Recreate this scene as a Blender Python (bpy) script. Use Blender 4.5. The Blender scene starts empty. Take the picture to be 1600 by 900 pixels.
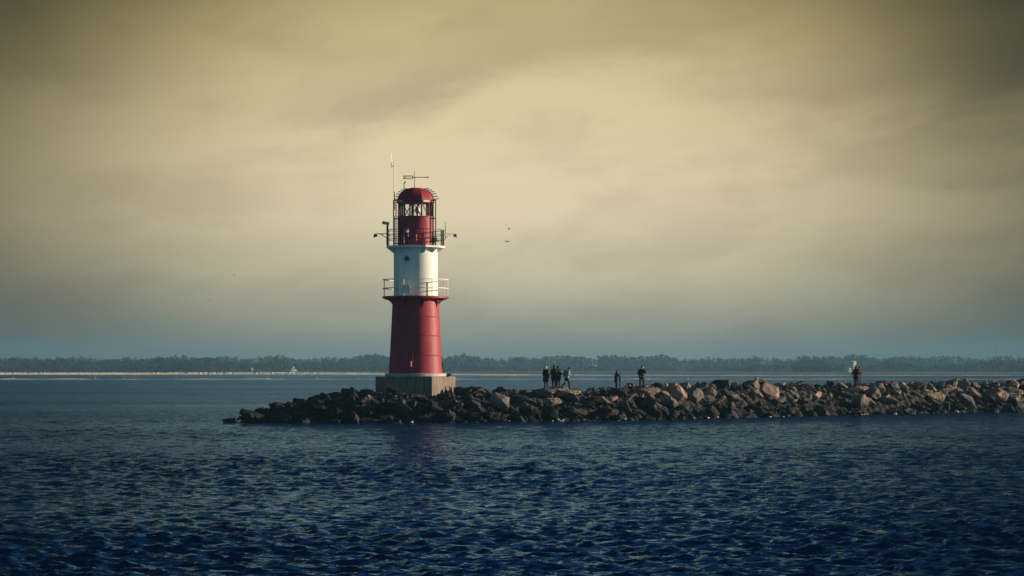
import bpy, bmesh, math, random
import numpy as np
from mathutils import Vector, Matrix, Euler
PI = math.pi
R = math.radians
random.seed(7)
rng = np.random.default_rng(11)
S = bpy.context.scene
COL = S.collection

# ------------------------------------------------------------------ camera
CAM_H = 4.1
F = 4000.0            # focal length in pixels of the 1600 px wide photograph
HY = 577.0            # horizon row
cam_d = bpy.data.cameras.new('camera')
cam = bpy.data.objects.new('camera', cam_d); COL.objects.link(cam)
cam.location = (0, 0, CAM_H); cam.rotation_euler = (R(90), 0, 0)
cam_d.sensor_width = 36; cam_d.lens = 36 * F / 1600
cam_d.shift_y = (HY - 450) / 1600
cam_d.clip_start = 0.5; cam_d.clip_end = 40000
S.camera = cam
S.view_settings.view_transform = 'Standard'
S.view_settings.look = 'None'
S.view_settings.gamma = 1
S.view_settings.exposure = 0.6
S.cycles.use_denoising = True
S.cycles.volume_bounces = 0
S.cycles.max_bounces = 6
S.cycles.transparent_max_bounces = 16

# ------------------------------------------------------------------ sun
SUN_AZ, SUN_EL = R(80), R(11)      # azimuth from the view axis (+Y) towards +X
sd = Vector((math.sin(SUN_AZ) * math.cos(SUN_EL), math.cos(SUN_AZ) * math.cos(SUN_EL), math.sin(SUN_EL)))
sun_d = bpy.data.lights.new('sun', 'SUN'); sun_d.energy = 5.0; sun_d.angle = R(0.6); sun_d.color = (1, .80, .56)
sun = bpy.data.objects.new('sun', sun_d); COL.objects.link(sun)
sun.rotation_euler = sd.to_track_quat('Z', 'Y').to_euler(); sun.location = (60, 150, 40)

# ------------------------------------------------------------------ sky
W = bpy.data.worlds.new('World'); S.world = W; W.use_nodes = True
nt = W.node_tree; N = nt.nodes; N.clear()


def lin(r, g, b):
    f = lambda c: (c / 255 / 12.92) if c / 255 <= .04045 else ((c / 255 + .055) / 1.055) ** 2.4
    return (f(r), f(g), f(b), 1)


def node(tree, typ, **kw):
    n = tree.nodes.new(typ)
    for k, v in kw.items():
        setattr(n, k, v)
    return n


def math_node(tree, op, a, b=None, c=None, clamp=False):
    n = tree.nodes.new('ShaderNodeMath'); n.operation = op; n.use_clamp = clamp
    for i, v in enumerate((a, b, c)):
        if v is None:
            continue
        if isinstance(v, (int, float)):
            n.inputs[i].default_value = v
        else:
            tree.links.new(v, n.inputs[i])
    return n.outputs[0]


def ramp(tree, fac, stops, interp='LINEAR'):
    n = tree.nodes.new('ShaderNodeValToRGB'); n.color_ramp.interpolation = interp
    e = n.color_ramp.elements
    while len(e) < len(stops):
        e.new(.5)
    for el, (p, c) in zip(e, stops):
        el.position = p; el.color = c if not isinstance(c, (int, float)) else (c, c, c, 1)
    if fac is not None:
        tree.links.new(fac, n.inputs[0])
    return n.outputs[0]


def mixc(tree, mode, fac, a, b):
    n = tree.nodes.new('ShaderNodeMix'); n.data_type = 'RGBA'; n.blend_type = mode; n.clamp_factor = True
    for i, v in ((0, fac), (6, a), (7, b)):
        if isinstance(v, (int, float)):
            n.inputs[i].default_value = v
        elif isinstance(v, tuple):
            n.inputs[i].default_value = v
        else:
            tree.links.new(v, n.inputs[i])
    return n.outputs[2]


tc = node(nt, 'ShaderNodeTexCoord')
sx = node(nt, 'ShaderNodeSeparateXYZ'); nt.links.new(tc.outputs['Generated'], sx.inputs[0])
dx, dy, dz = sx.outputs
el = math_node(nt, 'ARCSINE', dz)
az = math_node(nt, 'ARCTAN2', dx, dy)
# cloud deck seen from the sea, colour by elevation (radians / 0.6)
E = lambda y: max(0, (HY - y) / F) / .6
stops = [(0.0, lin(120, 122, 104)), (E(545), lin(140, 142, 122)), (E(500), lin(172, 168, 142)), (E(430), lin(208, 196, 163)),
         (E(340), lin(230, 213, 177)), (E(240), lin(232, 215, 172)), (E(130), lin(220, 203, 156)), (E(60), lin(204, 187, 134)),
         (E(0), lin(188, 172, 120)), (.275, lin(140, 138, 110)), (.32, lin(82, 106, 114)), (.42, lin(48, 84, 114)), (.55, lin(30, 60, 96)), (.75, lin(16, 34, 60)), (1.0, lin(14, 28, 48))]
elf = math_node(nt, 'DIVIDE', el, .6, clamp=True)
base = ramp(nt, elf, stops)
# soft streaky clouds
cv = node(nt, 'ShaderNodeCombineXYZ')
tilt = math_node(nt, 'SUBTRACT', el, math_node(nt, 'MULTIPLY', az, .10))
nt.links.new(math_node(nt, 'MULTIPLY', az, 13.0), cv.inputs[0]); nt.links.new(math_node(nt, 'MULTIPLY', tilt, 36.0), cv.inputs[1])
cv.inputs[2].default_value = 3.7
nz = node(nt, 'ShaderNodeTexNoise'); nt.links.new(cv.outputs[0], nz.inputs['Vector'])
nz.inputs['Scale'].default_value = 1.0; nz.inputs['Detail'].default_value = 9; nz.inputs['Roughness'].default_value = .56; nz.inputs['Distortion'].default_value = .2
cl = ramp(nt, nz.outputs[0], [(.42, 0.0), (.64, 1.0)], 'EASE')
cloudy = mixc(nt, 'MULTIPLY', math_node(nt, 'MULTIPLY', cl, .36), base, (.66, .63, .64, 1))


def lobe(a0, e0, sa, se, slope=0.0):
    """a soft patch of the sky at azimuth a0, elevation e0"""
    u = math_node(nt, 'DIVIDE', math_node(nt, 'SUBTRACT', az, a0), sa)
    e_ = math_node(nt, 'SUBTRACT', math_node(nt, 'SUBTRACT', el, e0), math_node(nt, 'MULTIPLY', math_node(nt, 'SUBTRACT', az, a0), slope))
    # break the outline with the cloud noise
    e_ = math_node(nt, 'ADD', e_, math_node(nt, 'MULTIPLY', math_node(nt, 'SUBTRACT', nz.outputs[0], .5), .05))
    v = math_node(nt, 'DIVIDE', e_, se)
    r2 = math_node(nt, 'ADD', math_node(nt, 'MULTIPLY', u, u), math_node(nt, 'MULTIPLY', v, v))
    return math_node(nt, 'POWER', 2.718, math_node(nt, 'MULTIPLY', r2, -1.0))


P = lambda x, y: ((x - 800) / F, (HY - y) / F)
for (x, y, sa, se, sl, k, c) in [(640, 135, .045, .010, .25, .52, (.62, .60, .62, 1)), (950, 60, .06, .012, .12, .30, (.66, .62, .60, 1)),
                                 (1590, 105, .055, .020, .1, .75, (.42, .38, .36, 1)), (1250, 150, .05, .008, .02, .35, (.66, .60, .58, 1)),
                                 (60, 120, .05, .010, -.05, .35, (.6, .58, .58, 1)), (900, 250, .06, .007, .08, .22, (.72, .72, .76, 1)),
                                 (200, 420, .08, .009, .05, .25, (.70, .72, .74, 1)), (1550, 290, .04, .007, .0, .3, (.6, .56, .56, 1))]:
    a0, e0 = P(x, y)
    cloudy = mixc(nt, 'MULTIPLY', math_node(nt, 'MULTIPLY', lobe(a0, e0, sa, se, sl), k), cloudy, c)
# vignette put into the sky colour: brightest ahead, dimming to the sides
e6 = math_node(nt, 'SUBTRACT', el, .06)
sg = math_node(nt, 'MAXIMUM', math_node(nt, 'MULTIPLY_ADD', math_node(nt, 'MULTIPLY', e6, e6), -6.0, .178), .125)      # the bright part is widest a little above the sea
g = math_node(nt, 'DIVIDE', math_node(nt, 'ADD', az, .003), sg)
glow = math_node(nt, 'POWER', 2.718, math_node(nt, 'MULTIPLY', math_node(nt, 'POWER', math_node(nt, 'MULTIPLY', g, g), 1.45), -1.0))
gk = math_node(nt, 'ADD', math_node(nt, 'MULTIPLY', glow, .90), .10)
gc = node(nt, 'ShaderNodeCombineXYZ')        # the dimmer deck is a little warmer
for i_, e_x in enumerate((1.0, 1.04, 1.2)):
    nt.links.new(math_node(nt, 'POWER', gk, e_x), gc.inputs[i_])
front = mixc(nt, 'MULTIPLY', 1.0, cloudy, gc.outputs[0])
back = ramp(nt, math_node(nt, 'DIVIDE', el, 1.2, clamp=True), [(0, (.105, .26, .33, 1)), (.3, (.07, .19, .27, 1)), (1, (.02, .06, .11, 1))])
bf = ramp(nt, math_node(nt, 'MULTIPLY_ADD', dy, -.5, .5), [(.22, 0.0), (.75, 1.0)])
deck = mixc(nt, 'MIX', bf, front, back)
deck10 = mixc(nt, 'MULTIPLY', 1.0, deck, (1, 1, 1, 1))
vm = node(nt, 'ShaderNodeVectorMath', operation='SCALE'); nt.links.new(deck10, vm.inputs[0]); vm.inputs['Scale'].default_value = 6.6
sky = node(nt, 'ShaderNodeTexSky', sky_type='NISHITA', sun_disc=False, sun_elevation=SUN_EL, sun_rotation=SUN_AZ)
allsky = mixc(nt, 'MIX', .985, sky.outputs[0], vm.outputs[0])
bg = node(nt, 'ShaderNodeBackground'); bg.inputs[1].default_value = .1
nt.links.new(allsky, bg.inputs[0])
wo = node(nt, 'ShaderNodeOutputWorld'); nt.links.new(bg.outputs[0], wo.inputs[0])


# ------------------------------------------------------------------ helpers
def tag(o, label=None, cat=None, group=None, kind=None):
    for k, v in (('label', label), ('category', cat), ('group', group), ('kind', kind)):
        if v:
            o[k] = v
    return o


def link(name, data, parent=None):
    o = bpy.data.objects.new(name, data); COL.objects.link(o)
    if parent is not None:
        o.parent = parent
    return o


def empty(name, loc, label, cat, group=None, rz=0):
    o = link(name, None); o.location = loc; o.rotation_euler = (0, 0, rz); o.empty_display_size = .3
    return tag(o, label, cat, group)


class MB:
    def __init__(s):
        s.v = []; s.f = []

    def add(s, v, f):
        k = len(s.v); s.v += [tuple(p) for p in v]; s.f += [tuple(i + k for i in q) for q in f]; return s

    def box(s, c, d, rz=0, M=None):
        x, y, z = d[0] / 2, d[1] / 2, d[2] / 2
        pts = [Vector((a * x, b * y, e * z)) for e in (-1, 1) for (a, b) in ((-1, -1), (1, -1), (1, 1), (-1, 1))]
        M = M or Matrix.Rotation(rz, 3, 'Z')
        return s.add([M @ p + Vector(c) for p in pts], [(3, 2, 1, 0), (4, 5, 6, 7), (0, 1, 5, 4), (1, 2, 6, 5), (2, 3, 7, 6), (3, 0, 4, 7)])

    def tube(s, pts, r, n=8, closed=False, cap=True):
        pts = [Vector(p) for p in pts]; rs = r if isinstance(r, (list, tuple)) else [r] * len(pts)
        V = []; m = len(pts)
        for i, p in enumerate(pts):
            a = pts[i - 1] if (i or closed) else p
            b = pts[(i + 1) % m] if (i < m - 1 or closed) else p
            t = (b - a).normalized()
            up = Vector((0, 0, 1)) if abs(t.z) < .9 else Vector((0, 1, 0))
            u = t.cross(up).normalized(); w = u.cross(t)
            for k in range(n):
                q = 2 * PI * k / n + PI / n
                V.append(p + (u * math.cos(q) + w * math.sin(q)) * rs[i])
        Fc = []
        for i in range(m if closed else m - 1):
            j = (i + 1) % m
            for k in range(n):
                l = (k + 1) % n
                Fc.append((i * n + k, j * n + k, j * n + l, i * n + l))
        if cap and not closed:
            Fc.append(tuple(range(n))); Fc.append(tuple(reversed(range((m - 1) * n, m * n))))
        return s.add(V, Fc)

    def lathe(s, prof, n=48, ph=0.0, c=(0, 0, 0)):
        """prof: (radius, z) from the bottom up; angle measured from -Y to +X"""
        V = []
        for (r, z) in prof:
            for k in range(n):
                a = ph + 2 * PI * k / n
                V.append((c[0] + r * math.sin(a), c[1] - r * math.cos(a), c[2] + z))
        Fc = []
        for i in range(len(prof) - 1):
            for k in range(n):
                l = (k + 1) % n
                Fc.append((i * n + k, i * n + l, (i + 1) * n + l, (i + 1) * n + k))
        Fc.append(tuple(reversed(range(n)))); Fc.append(tuple(range((len(prof) - 1) * n, len(prof) * n)))
        return s.add(V, Fc)

    def ellipsoid(s, c, r, n=12, m=8, M=None):
        V = []; Fc = []
        M = M or Matrix.Identity(3)
        for i in range(m + 1):
            t = PI * i / m
            for k in range(n):
                a = 2 * PI * k / n
                V.append(M @ Vector((r[0] * math.sin(t) * math.cos(a), r[1] * math.sin(t) * math.sin(a), -r[2] * math.cos(t))) + Vector(c))
        for i in range(m):
            for k in range(n):
                l = (k + 1) % n
                Fc.append((i * n + k, i * n + l, (i + 1) * n + l, (i + 1) * n + k))
        return s.add(V, Fc)

    def prism(s, poly, axis, d0, d1, M=None):
        """poly of 2D points extruded along the third axis; M maps local (u, v, w)"""
        n = len(poly)
        V = [Vector((p[0], d0, p[1])) for p in poly] + [Vector((p[0], d1, p[1])) for p in poly]
        if M is not None:
            V = [M @ p for p in V]
        return s.add(V, [tuple(range(n)), tuple(reversed(range(n, 2 * n)))] + [(i, i + n, (i + 1) % n + n, (i + 1) % n) for i in range(n)])

    def build(s, name, mat, parent=None, smooth=False, bevel=0, angle=None):
        me = bpy.data.meshes.new(name); me.from_pydata(s.v, [], s.f); me.validate()
        bm = bmesh.new(); bm.from_mesh(me)
        bmesh.ops.remove_doubles(bm, verts=bm.verts, dist=1e-5)
        bmesh.ops.recalc_face_normals(bm, faces=bm.faces)
        if bevel:
            bmesh.ops.bevel(bm, geom=bm.edges[:], offset=bevel, segments=1, affect='EDGES', profile=.5)
        for f in bm.faces:
            f.smooth = smooth
        if smooth and angle:
            for e in bm.edges:
                if len(e.link_faces) == 2 and e.calc_face_angle(0) > angle:
                    e.smooth = False
        bm.to_mesh(me); bm.free()
        me.materials.append(mat)
        return link(name, me, parent)


def mat(name, col, rough=.6, metal=0.0, var=.12, scale=6.0, bump=0.0, bscale=20.0, extra=None, spec=.5):
    m = bpy.data.materials.new(name); m.use_nodes = True
    t = m.node_tree; b = t.nodes['Principled BSDF']
    b.inputs['Roughness'].default_value = rough; b.inputs['Metallic'].default_value = metal
    b.inputs['Specular IOR Level'].default_value = spec
    tcn = node(t, 'ShaderNodeTexCoord')
    n = node(t, 'ShaderNodeTexNoise'); n.inputs['Scale'].default_value = scale; n.inputs['Detail'].default_value = 6
    t.links.new(tcn.outputs['Object'], n.inputs['Vector'])
    f = ramp(t, n.outputs[0], [(.3, 1 - var), (.7, 1 + var)])
    c = mixc(t, 'MULTIPLY', 1.0, (*col, 1), f)
    if extra:
        c = extra(t, tcn, c)
    t.links.new(c, b.inputs['Base Color'])
    if bump:
        n2 = node(t, 'ShaderNodeTexNoise'); n2.inputs['Scale'].default_value = bscale; n2.inputs['Detail'].default_value = 5
        t.links.new(tcn.outputs['Object'], n2.inputs['Vector'])
        bp = node(t, 'ShaderNodeBump'); bp.inputs['Distance'].default_value = bump; bp.inputs['Strength'].default_value = 1
        t.links.new(n2.outputs[0], bp.inputs['Height']); t.links.new(bp.outputs[0], b.inputs['Normal'])
    return m


def at(x, y, Y):
    return Vector(((x - 800) / F * Y, Y, CAM_H - (y - HY) / F * Y))


def interp(u, tab):
    return float(np.interp(u, [p[0] for p in tab], [p[1] for p in tab]))


# ------------------------------------------------------------------ water: one sheet, polar grid round the viewpoint, real waves near by
def water_material():
    m = bpy.data.materials.new('sea_water'); m.use_nodes = True
    t = m.node_tree; b = t.nodes['Principled BSDF']
    tcn = node(t, 'ShaderNodeTexCoord')
    # gusts: patches of rougher and smoother water
    mp0 = node(t, 'ShaderNodeMapping'); mp0.inputs['Scale'].default_value = (.010, .03, 1)
    t.links.new(tcn.outputs['Object'], mp0.inputs[0])
    gn = node(t, 'ShaderNodeTexNoise'); gn.inputs['Scale'].default_value = 1; gn.inputs['Detail'].default_value = 4
    t.links.new(mp0.outputs[0], gn.inputs['Vector'])
    gust = ramp(t, gn.outputs[0], [(.32, .55), (.68, 1.15)])
    geo = node(t, 'ShaderNodeNewGeometry')
    nrm = geo.outputs['Normal']
    # ripples as slopes added to the wave's own normal
    for (sc, k, det) in ((1.8, .65, 2), (5.0, 2.0, 3), (12.0, 1.3, 2)):
        mp = node(t, 'ShaderNodeMapping'); mp.inputs['Scale'].default_value = (.42 * sc, 1.0 * sc, sc); mp.inputs['Rotation'].default_value = (0, 0, .22)
        t.links.new(tcn.outputs['Object'], mp.inputs[0])
        n = node(t, 'ShaderNodeTexNoise'); n.inputs['Scale'].default_value = 1; n.inputs['Detail'].default_value = det
        t.links.new(mp.outputs[0], n.inputs['Vector'])
        su = node(t, 'ShaderNodeVectorMath', operation='SUBTRACT'); t.links.new(n.outputs['Color'], su.inputs[0]); su.inputs[1].default_value = (.5, .5, .5)
        mu = node(t, 'ShaderNodeVectorMath', operation='MULTIPLY'); t.links.new(su.outputs[0], mu.inputs[0]); mu.inputs[1].default_value = (.7 * k, 1.25 * k, 0)
        sc_ = node(t, 'ShaderNodeVectorMath', operation='SCALE'); t.links.new(mu.outputs[0], sc_.inputs[0]); t.links.new(gust, sc_.inputs['Scale'])
        ad = node(t, 'ShaderNodeVectorMath', operation='ADD'); t.links.new(nrm, ad.inputs[0]); t.links.new(sc_.outputs[0], ad.inputs[1])
        nrm = ad.outputs[0]
    no = node(t, 'ShaderNodeVectorMath', operation='NORMALIZE'); t.links.new(nrm, no.inputs[0])
    t.nodes.remove(b)
    # body colour of the water under a teal-tinted mirror of the sky
    df = node(t, 'ShaderNodeBsdfDiffuse'); df.inputs[0].default_value = (.003, .028, .098, 1); t.links.new(no.outputs[0], df.inputs['Normal'])
    gl = node(t, 'ShaderNodeBsdfGlossy'); gl.inputs[0].default_value = (.40, .66, .96, 1); gl.inputs['Roughness'].default_value = .10; t.links.new(no.outputs[0], gl.inputs['Normal'])
    fr = node(t, 'ShaderNodeFresnel'); fr.inputs[0].default_value = 1.333; t.links.new(no.outputs[0], fr.inputs['Normal'])
    mx = node(t, 'ShaderNodeMixShader'); t.links.new(fr.outputs[0], mx.inputs[0]); t.links.new(df.outputs[0], mx.inputs[1]); t.links.new(gl.outputs[0], mx.inputs[2])
    t.links.new(mx.outputs[0], t.nodes['Material Output'].inputs[0])
    return m


def build_water():
    fine = np.linspace(R(-17), R(17), 420)
    rest = np.concatenate([np.linspace(R(17), R(343), 90)[1:-1]])
    th = np.concatenate([fine, rest])
    r = [2.0, 12.0, 25.0, 36.0]
    x = 40.0
    while x < 900:
        r.append(x); x *= 1.0023 if x > 47 else 1.006
    while x < 6500:
        r.append(x); x *= 1.03
    r.append(6500.0)
    r = np.array(r)
    TH, RR = np.meshgrid(th, r)
    X = RR * np.sin(TH); Y = RR * np.cos(TH)
    Z = np.zeros_like(X); DX = np.zeros_like(X); DY = np.zeros_like(X)
    in_fine = (np.abs(np.where(TH > PI, TH - 2 * PI, TH)) <= R(17.01))
    fade = np.clip((RR - 40) / 6, 0, 1) * np.clip((900 - RR) / 350, 0, 1) * in_fine
    sp = np.maximum(RR * .0023, RR * R(34) / 420)
    nw = 170
    lam = np.exp(rng.uniform(np.log(.22), np.log(5.0), nw))
    ang = rng.normal(R(248), R(38), nw)       # travelling towards the viewer and to the left
    ph = rng.uniform(0, 2 * PI, nw)
    amp = np.where(lam < .75, .0105 * lam, .0105 * .75 * (.75 / lam) ** .6)
    for L, a, p, A in zip(lam, ang, ph, amp):
        k = 2 * PI / L
        w = np.clip((L / sp - 2.2) / 1.5, 0, 1) * fade * A
        q = k * (X * math.cos(a) + Y * math.sin(a)) + p
        Z += w * np.cos(q); s = np.sin(q) * w * 1.0
        DX -= s * math.cos(a); DY -= s * math.sin(a)
    # groups of higher and lower waves
    grp = .8 + .35 * np.sin(X * .09 + 1.3 * np.sin(Y * .05)) * np.sin(Y * .11 + 1.1 * np.sin(X * .06))
    Z *= grp; DX *= grp; DY *= grp
    V = np.stack([X + DX, Y + DY, Z], -1).reshape(-1, 3)
    nr, nc = X.shape
    i = np.arange(nr - 1)[:, None] * nc; j = np.arange(nc)[None, :]; jn = (j + 1) % nc
    Q = np.stack([i + j, i + nc + j, i + nc + jn, i + jn], -1).reshape(-1, 4)
    me = bpy.data.meshes.new('sea')
    me.vertices.add(len(V) + 1); me.vertices.foreach_set('co', np.vstack([V, [[0, 0, 0]]]).ravel().astype(np.float32))
    tri = np.stack([np.full(nc, len(V)), np.arange(nc), (np.arange(nc) + 1) % nc], -1)
    loops = np.concatenate([Q.ravel(), tri.ravel()])
    starts = np.concatenate([np.arange(len(Q)) * 4, len(Q) * 4 + np.arange(nc) * 3])
    me.loops.add(len(loops)); me.loops.foreach_set('vertex_index', loops.astype(np.int32))
    me.polygons.add(len(starts)); me.polygons.foreach_set('loop_start', starts.astype(np.int32))
    me.update(calc_edges=True); me.validate()
    me.polygons.foreach_set('use_smooth', np.ones(len(me.polygons), bool))
    if me.polygons[0].normal.z < 0:
        me.flip_normals()
    me.materials.append(water_material())
    o = link('sea', me); tag(o, 'choppy dark blue sea reaching the far shore', None, None, 'structure')


build_water()

# ------------------------------------------------------------------ far shore
M_sand = mat('pale_sand', (.78, .70, .58), .9, var=.12, scale=.3)
M_land = mat('shore_ground', (.012, .014, .010), .95, var=.3, scale=.05)
M_leaf = mat('winter_wood_foliage', (.014, .018, .013), .8, var=.3, scale=.12)
M_leaf2 = mat('bare_tree_twigs', (.03, .029, .024), .85, var=.3, scale=.12)
M_bark = mat('bark', (.06, .05, .04), .9)


def bank(name, Y0, xs, halfdepth, hfun, label, seed):
    """a long low bar of sand, lumpy on top"""
    rg = np.random.default_rng(seed)
    v = []; f = []
    nx = len(xs); prof = [(-1.0, -.3), (-.8, .12), (-.4, .62), (0, 1.0), (.35, .8), (.75, .35), (1, -.3)]
    for ii, x in enumerate(xs):
        X0 = (x - 800) / F * Y0; h = hfun(x) * (1.0 if ii % 2 else .62)
        for (q, z) in prof:
            j = rg.normal(0, 1, 3)
            v.append((X0 + j[0] * .5, Y0 + halfdepth + q * halfdepth * (.8 + .2 * math.sin(x * .013)) + j[1] * .4, (z * h * (1 + .04 * j[2]) if z > 0 else -.3)))
    m = len(prof)
    for i in range(nx - 1):
        for k in range(m - 1):
            f.append((i * m + k, (i + 1) * m + k, (i + 1) * m + k + 1, i * m + k + 1))
    b = MB(); b.add(v, f); o = b.build(name, M_sand); tag(o, label, None, None, 'structure')


bank('sand_spit', 1930, np.arange(-260, 905, 1.0), 14,
     lambda x: interp(x, [(-260, 1.2), (0, 1.5), (200, 1.55), (400, 1.9), (560, 1.6), (640, .9), (720, .7), (905, .05)]), 'pale sand spit below the far wood', 1)
bank('sandbar', 1700, np.arange(690, 1900, 1.2), 8,
     lambda x: interp(x, [(690, .1), (760, .55), (880, .5), (1060, .35), (1250, .4), (1600, .3), (1900, .25)]) * (.75 + .35 * math.sin(x * .05)), 'low sandbar off the far shore', 2)
bank('shoal', 1040, np.arange(-260, 1900, 1.4), 4,
     lambda x: max(.03, .16 + .11 * math.sin(x * .021) + .10 * math.sin(x * .0631 + 1) - .00006 * x), 'thin shoal line breaking the calm water', 3)


def build_land():
    v = []; f = []
    xs = np.arange(-1400, 1401, 40.0)
    ys = [(2080, -.5), (2110, .5), (2150, 1.4), (2300, 2.0), (3000, 2.6), (4200, 3.5), (5200, 3.0)]
    for x in xs:
        for (y, z) in ys:
            v.append((x * 1.3, y + 30 * math.sin(x * .006) + 12 * math.sin(x * .021), z + (.3 * math.sin(x * .03) if z > 0 else 0)))
    m = len(ys)
    for i in range(len(xs) - 1):
        for k in range(m - 1):
            f.append((i * m + k, (i + 1) * m + k, (i + 1) * m + k + 1, i * m + k + 1))
    b = MB(); b.add(v, f); tag(b.build('far_shore', M_land, smooth=True), 'flat dark land along the horizon', None, None, 'structure')


build_land()


def leaf_clump(V, Fc, c, rad, n, rg, size):
    """n small leaf-clump faces spread through an uneven crown"""
    k = len(V)
    d = rg.normal(0, 1, (n, 3)); d /= np.linalg.norm(d, axis=1)[:, None]
    rr = rg.uniform(.35, 1.05, n) ** .6
    p = c + d * rr[:, None] * rad
    for q in p:
        a = rg.normal(0, 1, 3); a /= np.linalg.norm(a); b_ = np.cross(a, rg.normal(0, 1, 3)); b_ /= np.linalg.norm(b_)
        s = size * rg.uniform(.6, 1.4)
        V.extend([q + a * s, q + b_ * s * .8, q - a * s * .9, q - b_ * s * .8]); Fc.append((k, k + 1, k + 2, k + 3)); k += 4


def wood(name, label, Yr, xr, count, hr, seed, m, gap=None, hprof=None, conif=.3):
    rg = np.random.default_rng(seed); V = []; Fc = []
    for i in range(count):
        Y0 = rg.uniform(*Yr); x = rg.uniform(*xr)
        if gap and any(a < x < b for a, b in gap):
            continue
        h = rg.uniform(*hr) * (interp(x, hprof) if hprof else 1) * (.90 + .10 * math.sin(x * .031 + seed) * math.sin(x * .0117 + seed) + .07 * math.sin(x * .083 + 2 * seed))
        X0 = (x - 800) / F * Y0
        g = 2.2
        if rg.random() < conif:     # pine
            for q in (.35, .55, .75, .92):
                leaf_clump(V, Fc, np.array([X0, Y0, g + h * q]), np.array([1, 1, .8]) * h * .2 * (1.15 - q * .75), 14, rg, h * .055)
        else:
            w = h * rg.uniform(.28, .42)
            leaf_clump(V, Fc, np.array([X0, Y0, g + h * .58]), np.array([w * 1.15, w, h * .4]), 62, rg, h * .065)
            for _ in range(3):
                o = rg.normal(0, 1, 3) * w * .5
                leaf_clump(V, Fc, np.array([X0 + o[0], Y0 + o[1], g + h * rg.uniform(.35, .9)]), np.array([1, 1, .8]) * w * .5, 12, rg, h * .055)
        for _ in range(2):      # undergrowth
            leaf_clump(V, Fc, np.array([X0 + rg.normal(0, 6), Y0 - rg.uniform(0, 8), g + h * .18]), np.array([5.5, 3, h * .24]), 20, rg, h * .065)
        k = len(V); t = .02 * h
        V.extend([np.array([X0 - t, Y0, g - .5]), np.array([X0 + t, Y0, g - .5]), np.array([X0 + t * .5, Y0, g + h * .75]), np.array([X0 - t * .5, Y0, g + h * .75])]); Fc.append((k, k + 1, k + 2, k + 3))
    me = bpy.data.meshes.new(name); me.from_pydata([tuple(p) for p in V], [], Fc)
    me.materials.append(m)
    o = link(name, me); tag(o, label, 'woodland', None, 'stuff')


wood('far_wood', 'hazy far-off wood behind the lighthouse', (3050, 3600), (-300, 1950), 1300, (16, 20), 5, M_leaf,
     hprof=[(-300, .9), (380, 1.0), (560, 1.1), (700, 1.05), (900, 1.12), (1100, 1.0), (1400, 1.08), (1950, 1.0)])
wood('shore_wood', 'darker wood along the shore on the side of the jetty tip', (2180, 2420), (-320, 400), 560, (11, 14), 6, M_leaf, hprof=[(-320, 1), (0, .98), (100, .9), (150, 1.0), (250, .95), (330, 1.0), (400, .45)])
wood('low_thicket', 'low grey thicket on the shore behind the lighthouse', (2300, 2600), (380, 1180), 480, (6, 9), 8, M_leaf2, hprof=[(380, 1.2), (480, 1.3), (600, .9), (900, .6), (1000, .45), (1180, .8)])
wood('harbour_grove', 'dark grove round the long-roofed hall', (2200, 2420), (1170, 1950), 460, (8, 11), 9, M_leaf, gap=[(1228, 1306), (1318, 1338)],
     hprof=[(1170, .7), (1230, .8), (1300, .75), (1350, .65), (1390, 1.0), (1420, .9), (1445, .4), (1460, .7), (1530, 1.05), (1600, 1.15), (1950, 1.1)])

# houses on the far shore
M_plaster = mat('pale_plaster', (.58, .54, .46), .8, var=.08)
M_tile = mat('weathered_roof_tiles', (.2, .165, .13), .8, var=.2, scale=.5)
M_slate = mat('dark_roofing', (.03, .035, .04), .7, var=.2)
M_glassdark = mat('dark_window_glass', (.02, .025, .03), .2, var=.05)


def house(name, x, ybase, Y, w, d, hw, hr, label, cat, wallm, roofm, hip=.25, nwin=4, rows=1, chimney=False, rz=R(42)):
    p = at(x, ybase, Y); p.z = 2.0
    e = empty(name, p, label, cat, 'buildings on the far shore', rz)
    MB().box((0, 0, hw / 2), (w, d, hw)).build('wall', wallm, e)
    o = w * .04
    q = w * hip
    r = MB(); r.add([(-w / 2 - o, -d / 2 - o, hw), (w / 2 + o, -d / 2 - o, hw), (w / 2 + o, d / 2 + o, hw), (-w / 2 - o, d / 2 + o, hw), (-w / 2 + q, 0, hw + hr), (w / 2 - q, 0, hw + hr)],
          [(0, 1, 5, 4), (1, 2, 5), (2, 3, 4, 5), (3, 0, 4), (3, 2, 1, 0)])
    ro = r.build('roof', roofm, e)
    if chimney:
        MB().box((w * .2, 0, hw + hr), (.8, .8, 2.0)).build('chimney', wallm, ro)
    for rr in range(rows):
        for i in range(nwin):
            X0 = -w / 2 + w * (i + .5) / nwin; z = hw * (rr + .55) / rows
            wn = MB().box((X0, -d / 2 - .03, z), (w / nwin * .45, .1, hw / rows * .5)).build('window', M_glassdark, e)
    return e


house('house', 457, 573, 2290, 6.0, 5, 1.7, 1.9, 'cream house with a steep tiled roof among the trees', 'house', M_plaster, M_tile, .3, 3, 1, True)
house('house', 393, 573, 2290, 2.4, 3, 2.0, 1.4, 'smallest white house at the edge of the dark wood', 'house', M_plaster, M_plaster, .2, 2)
house('hall', 1268, 577, 2250, 33, 24, 4.6, 5.6, 'long hall under a big dark hipped roof', 'hall', M_slate, M_slate, .27, 8, rz=0)
h = house('tower_block', 1331, 577, 2260, 3.6, 7, 9.2, .5, 'pale narrow tower block above the dark grove', 'building', M_plaster, M_plaster, .2, 2, 4)
house('shed', 1326, 577, 2240, 3.4, 3.5, 2.6, .8, 'small pale shed below the narrow tower block', 'shed', M_plaster, M_plaster, .2, 1)

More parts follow.
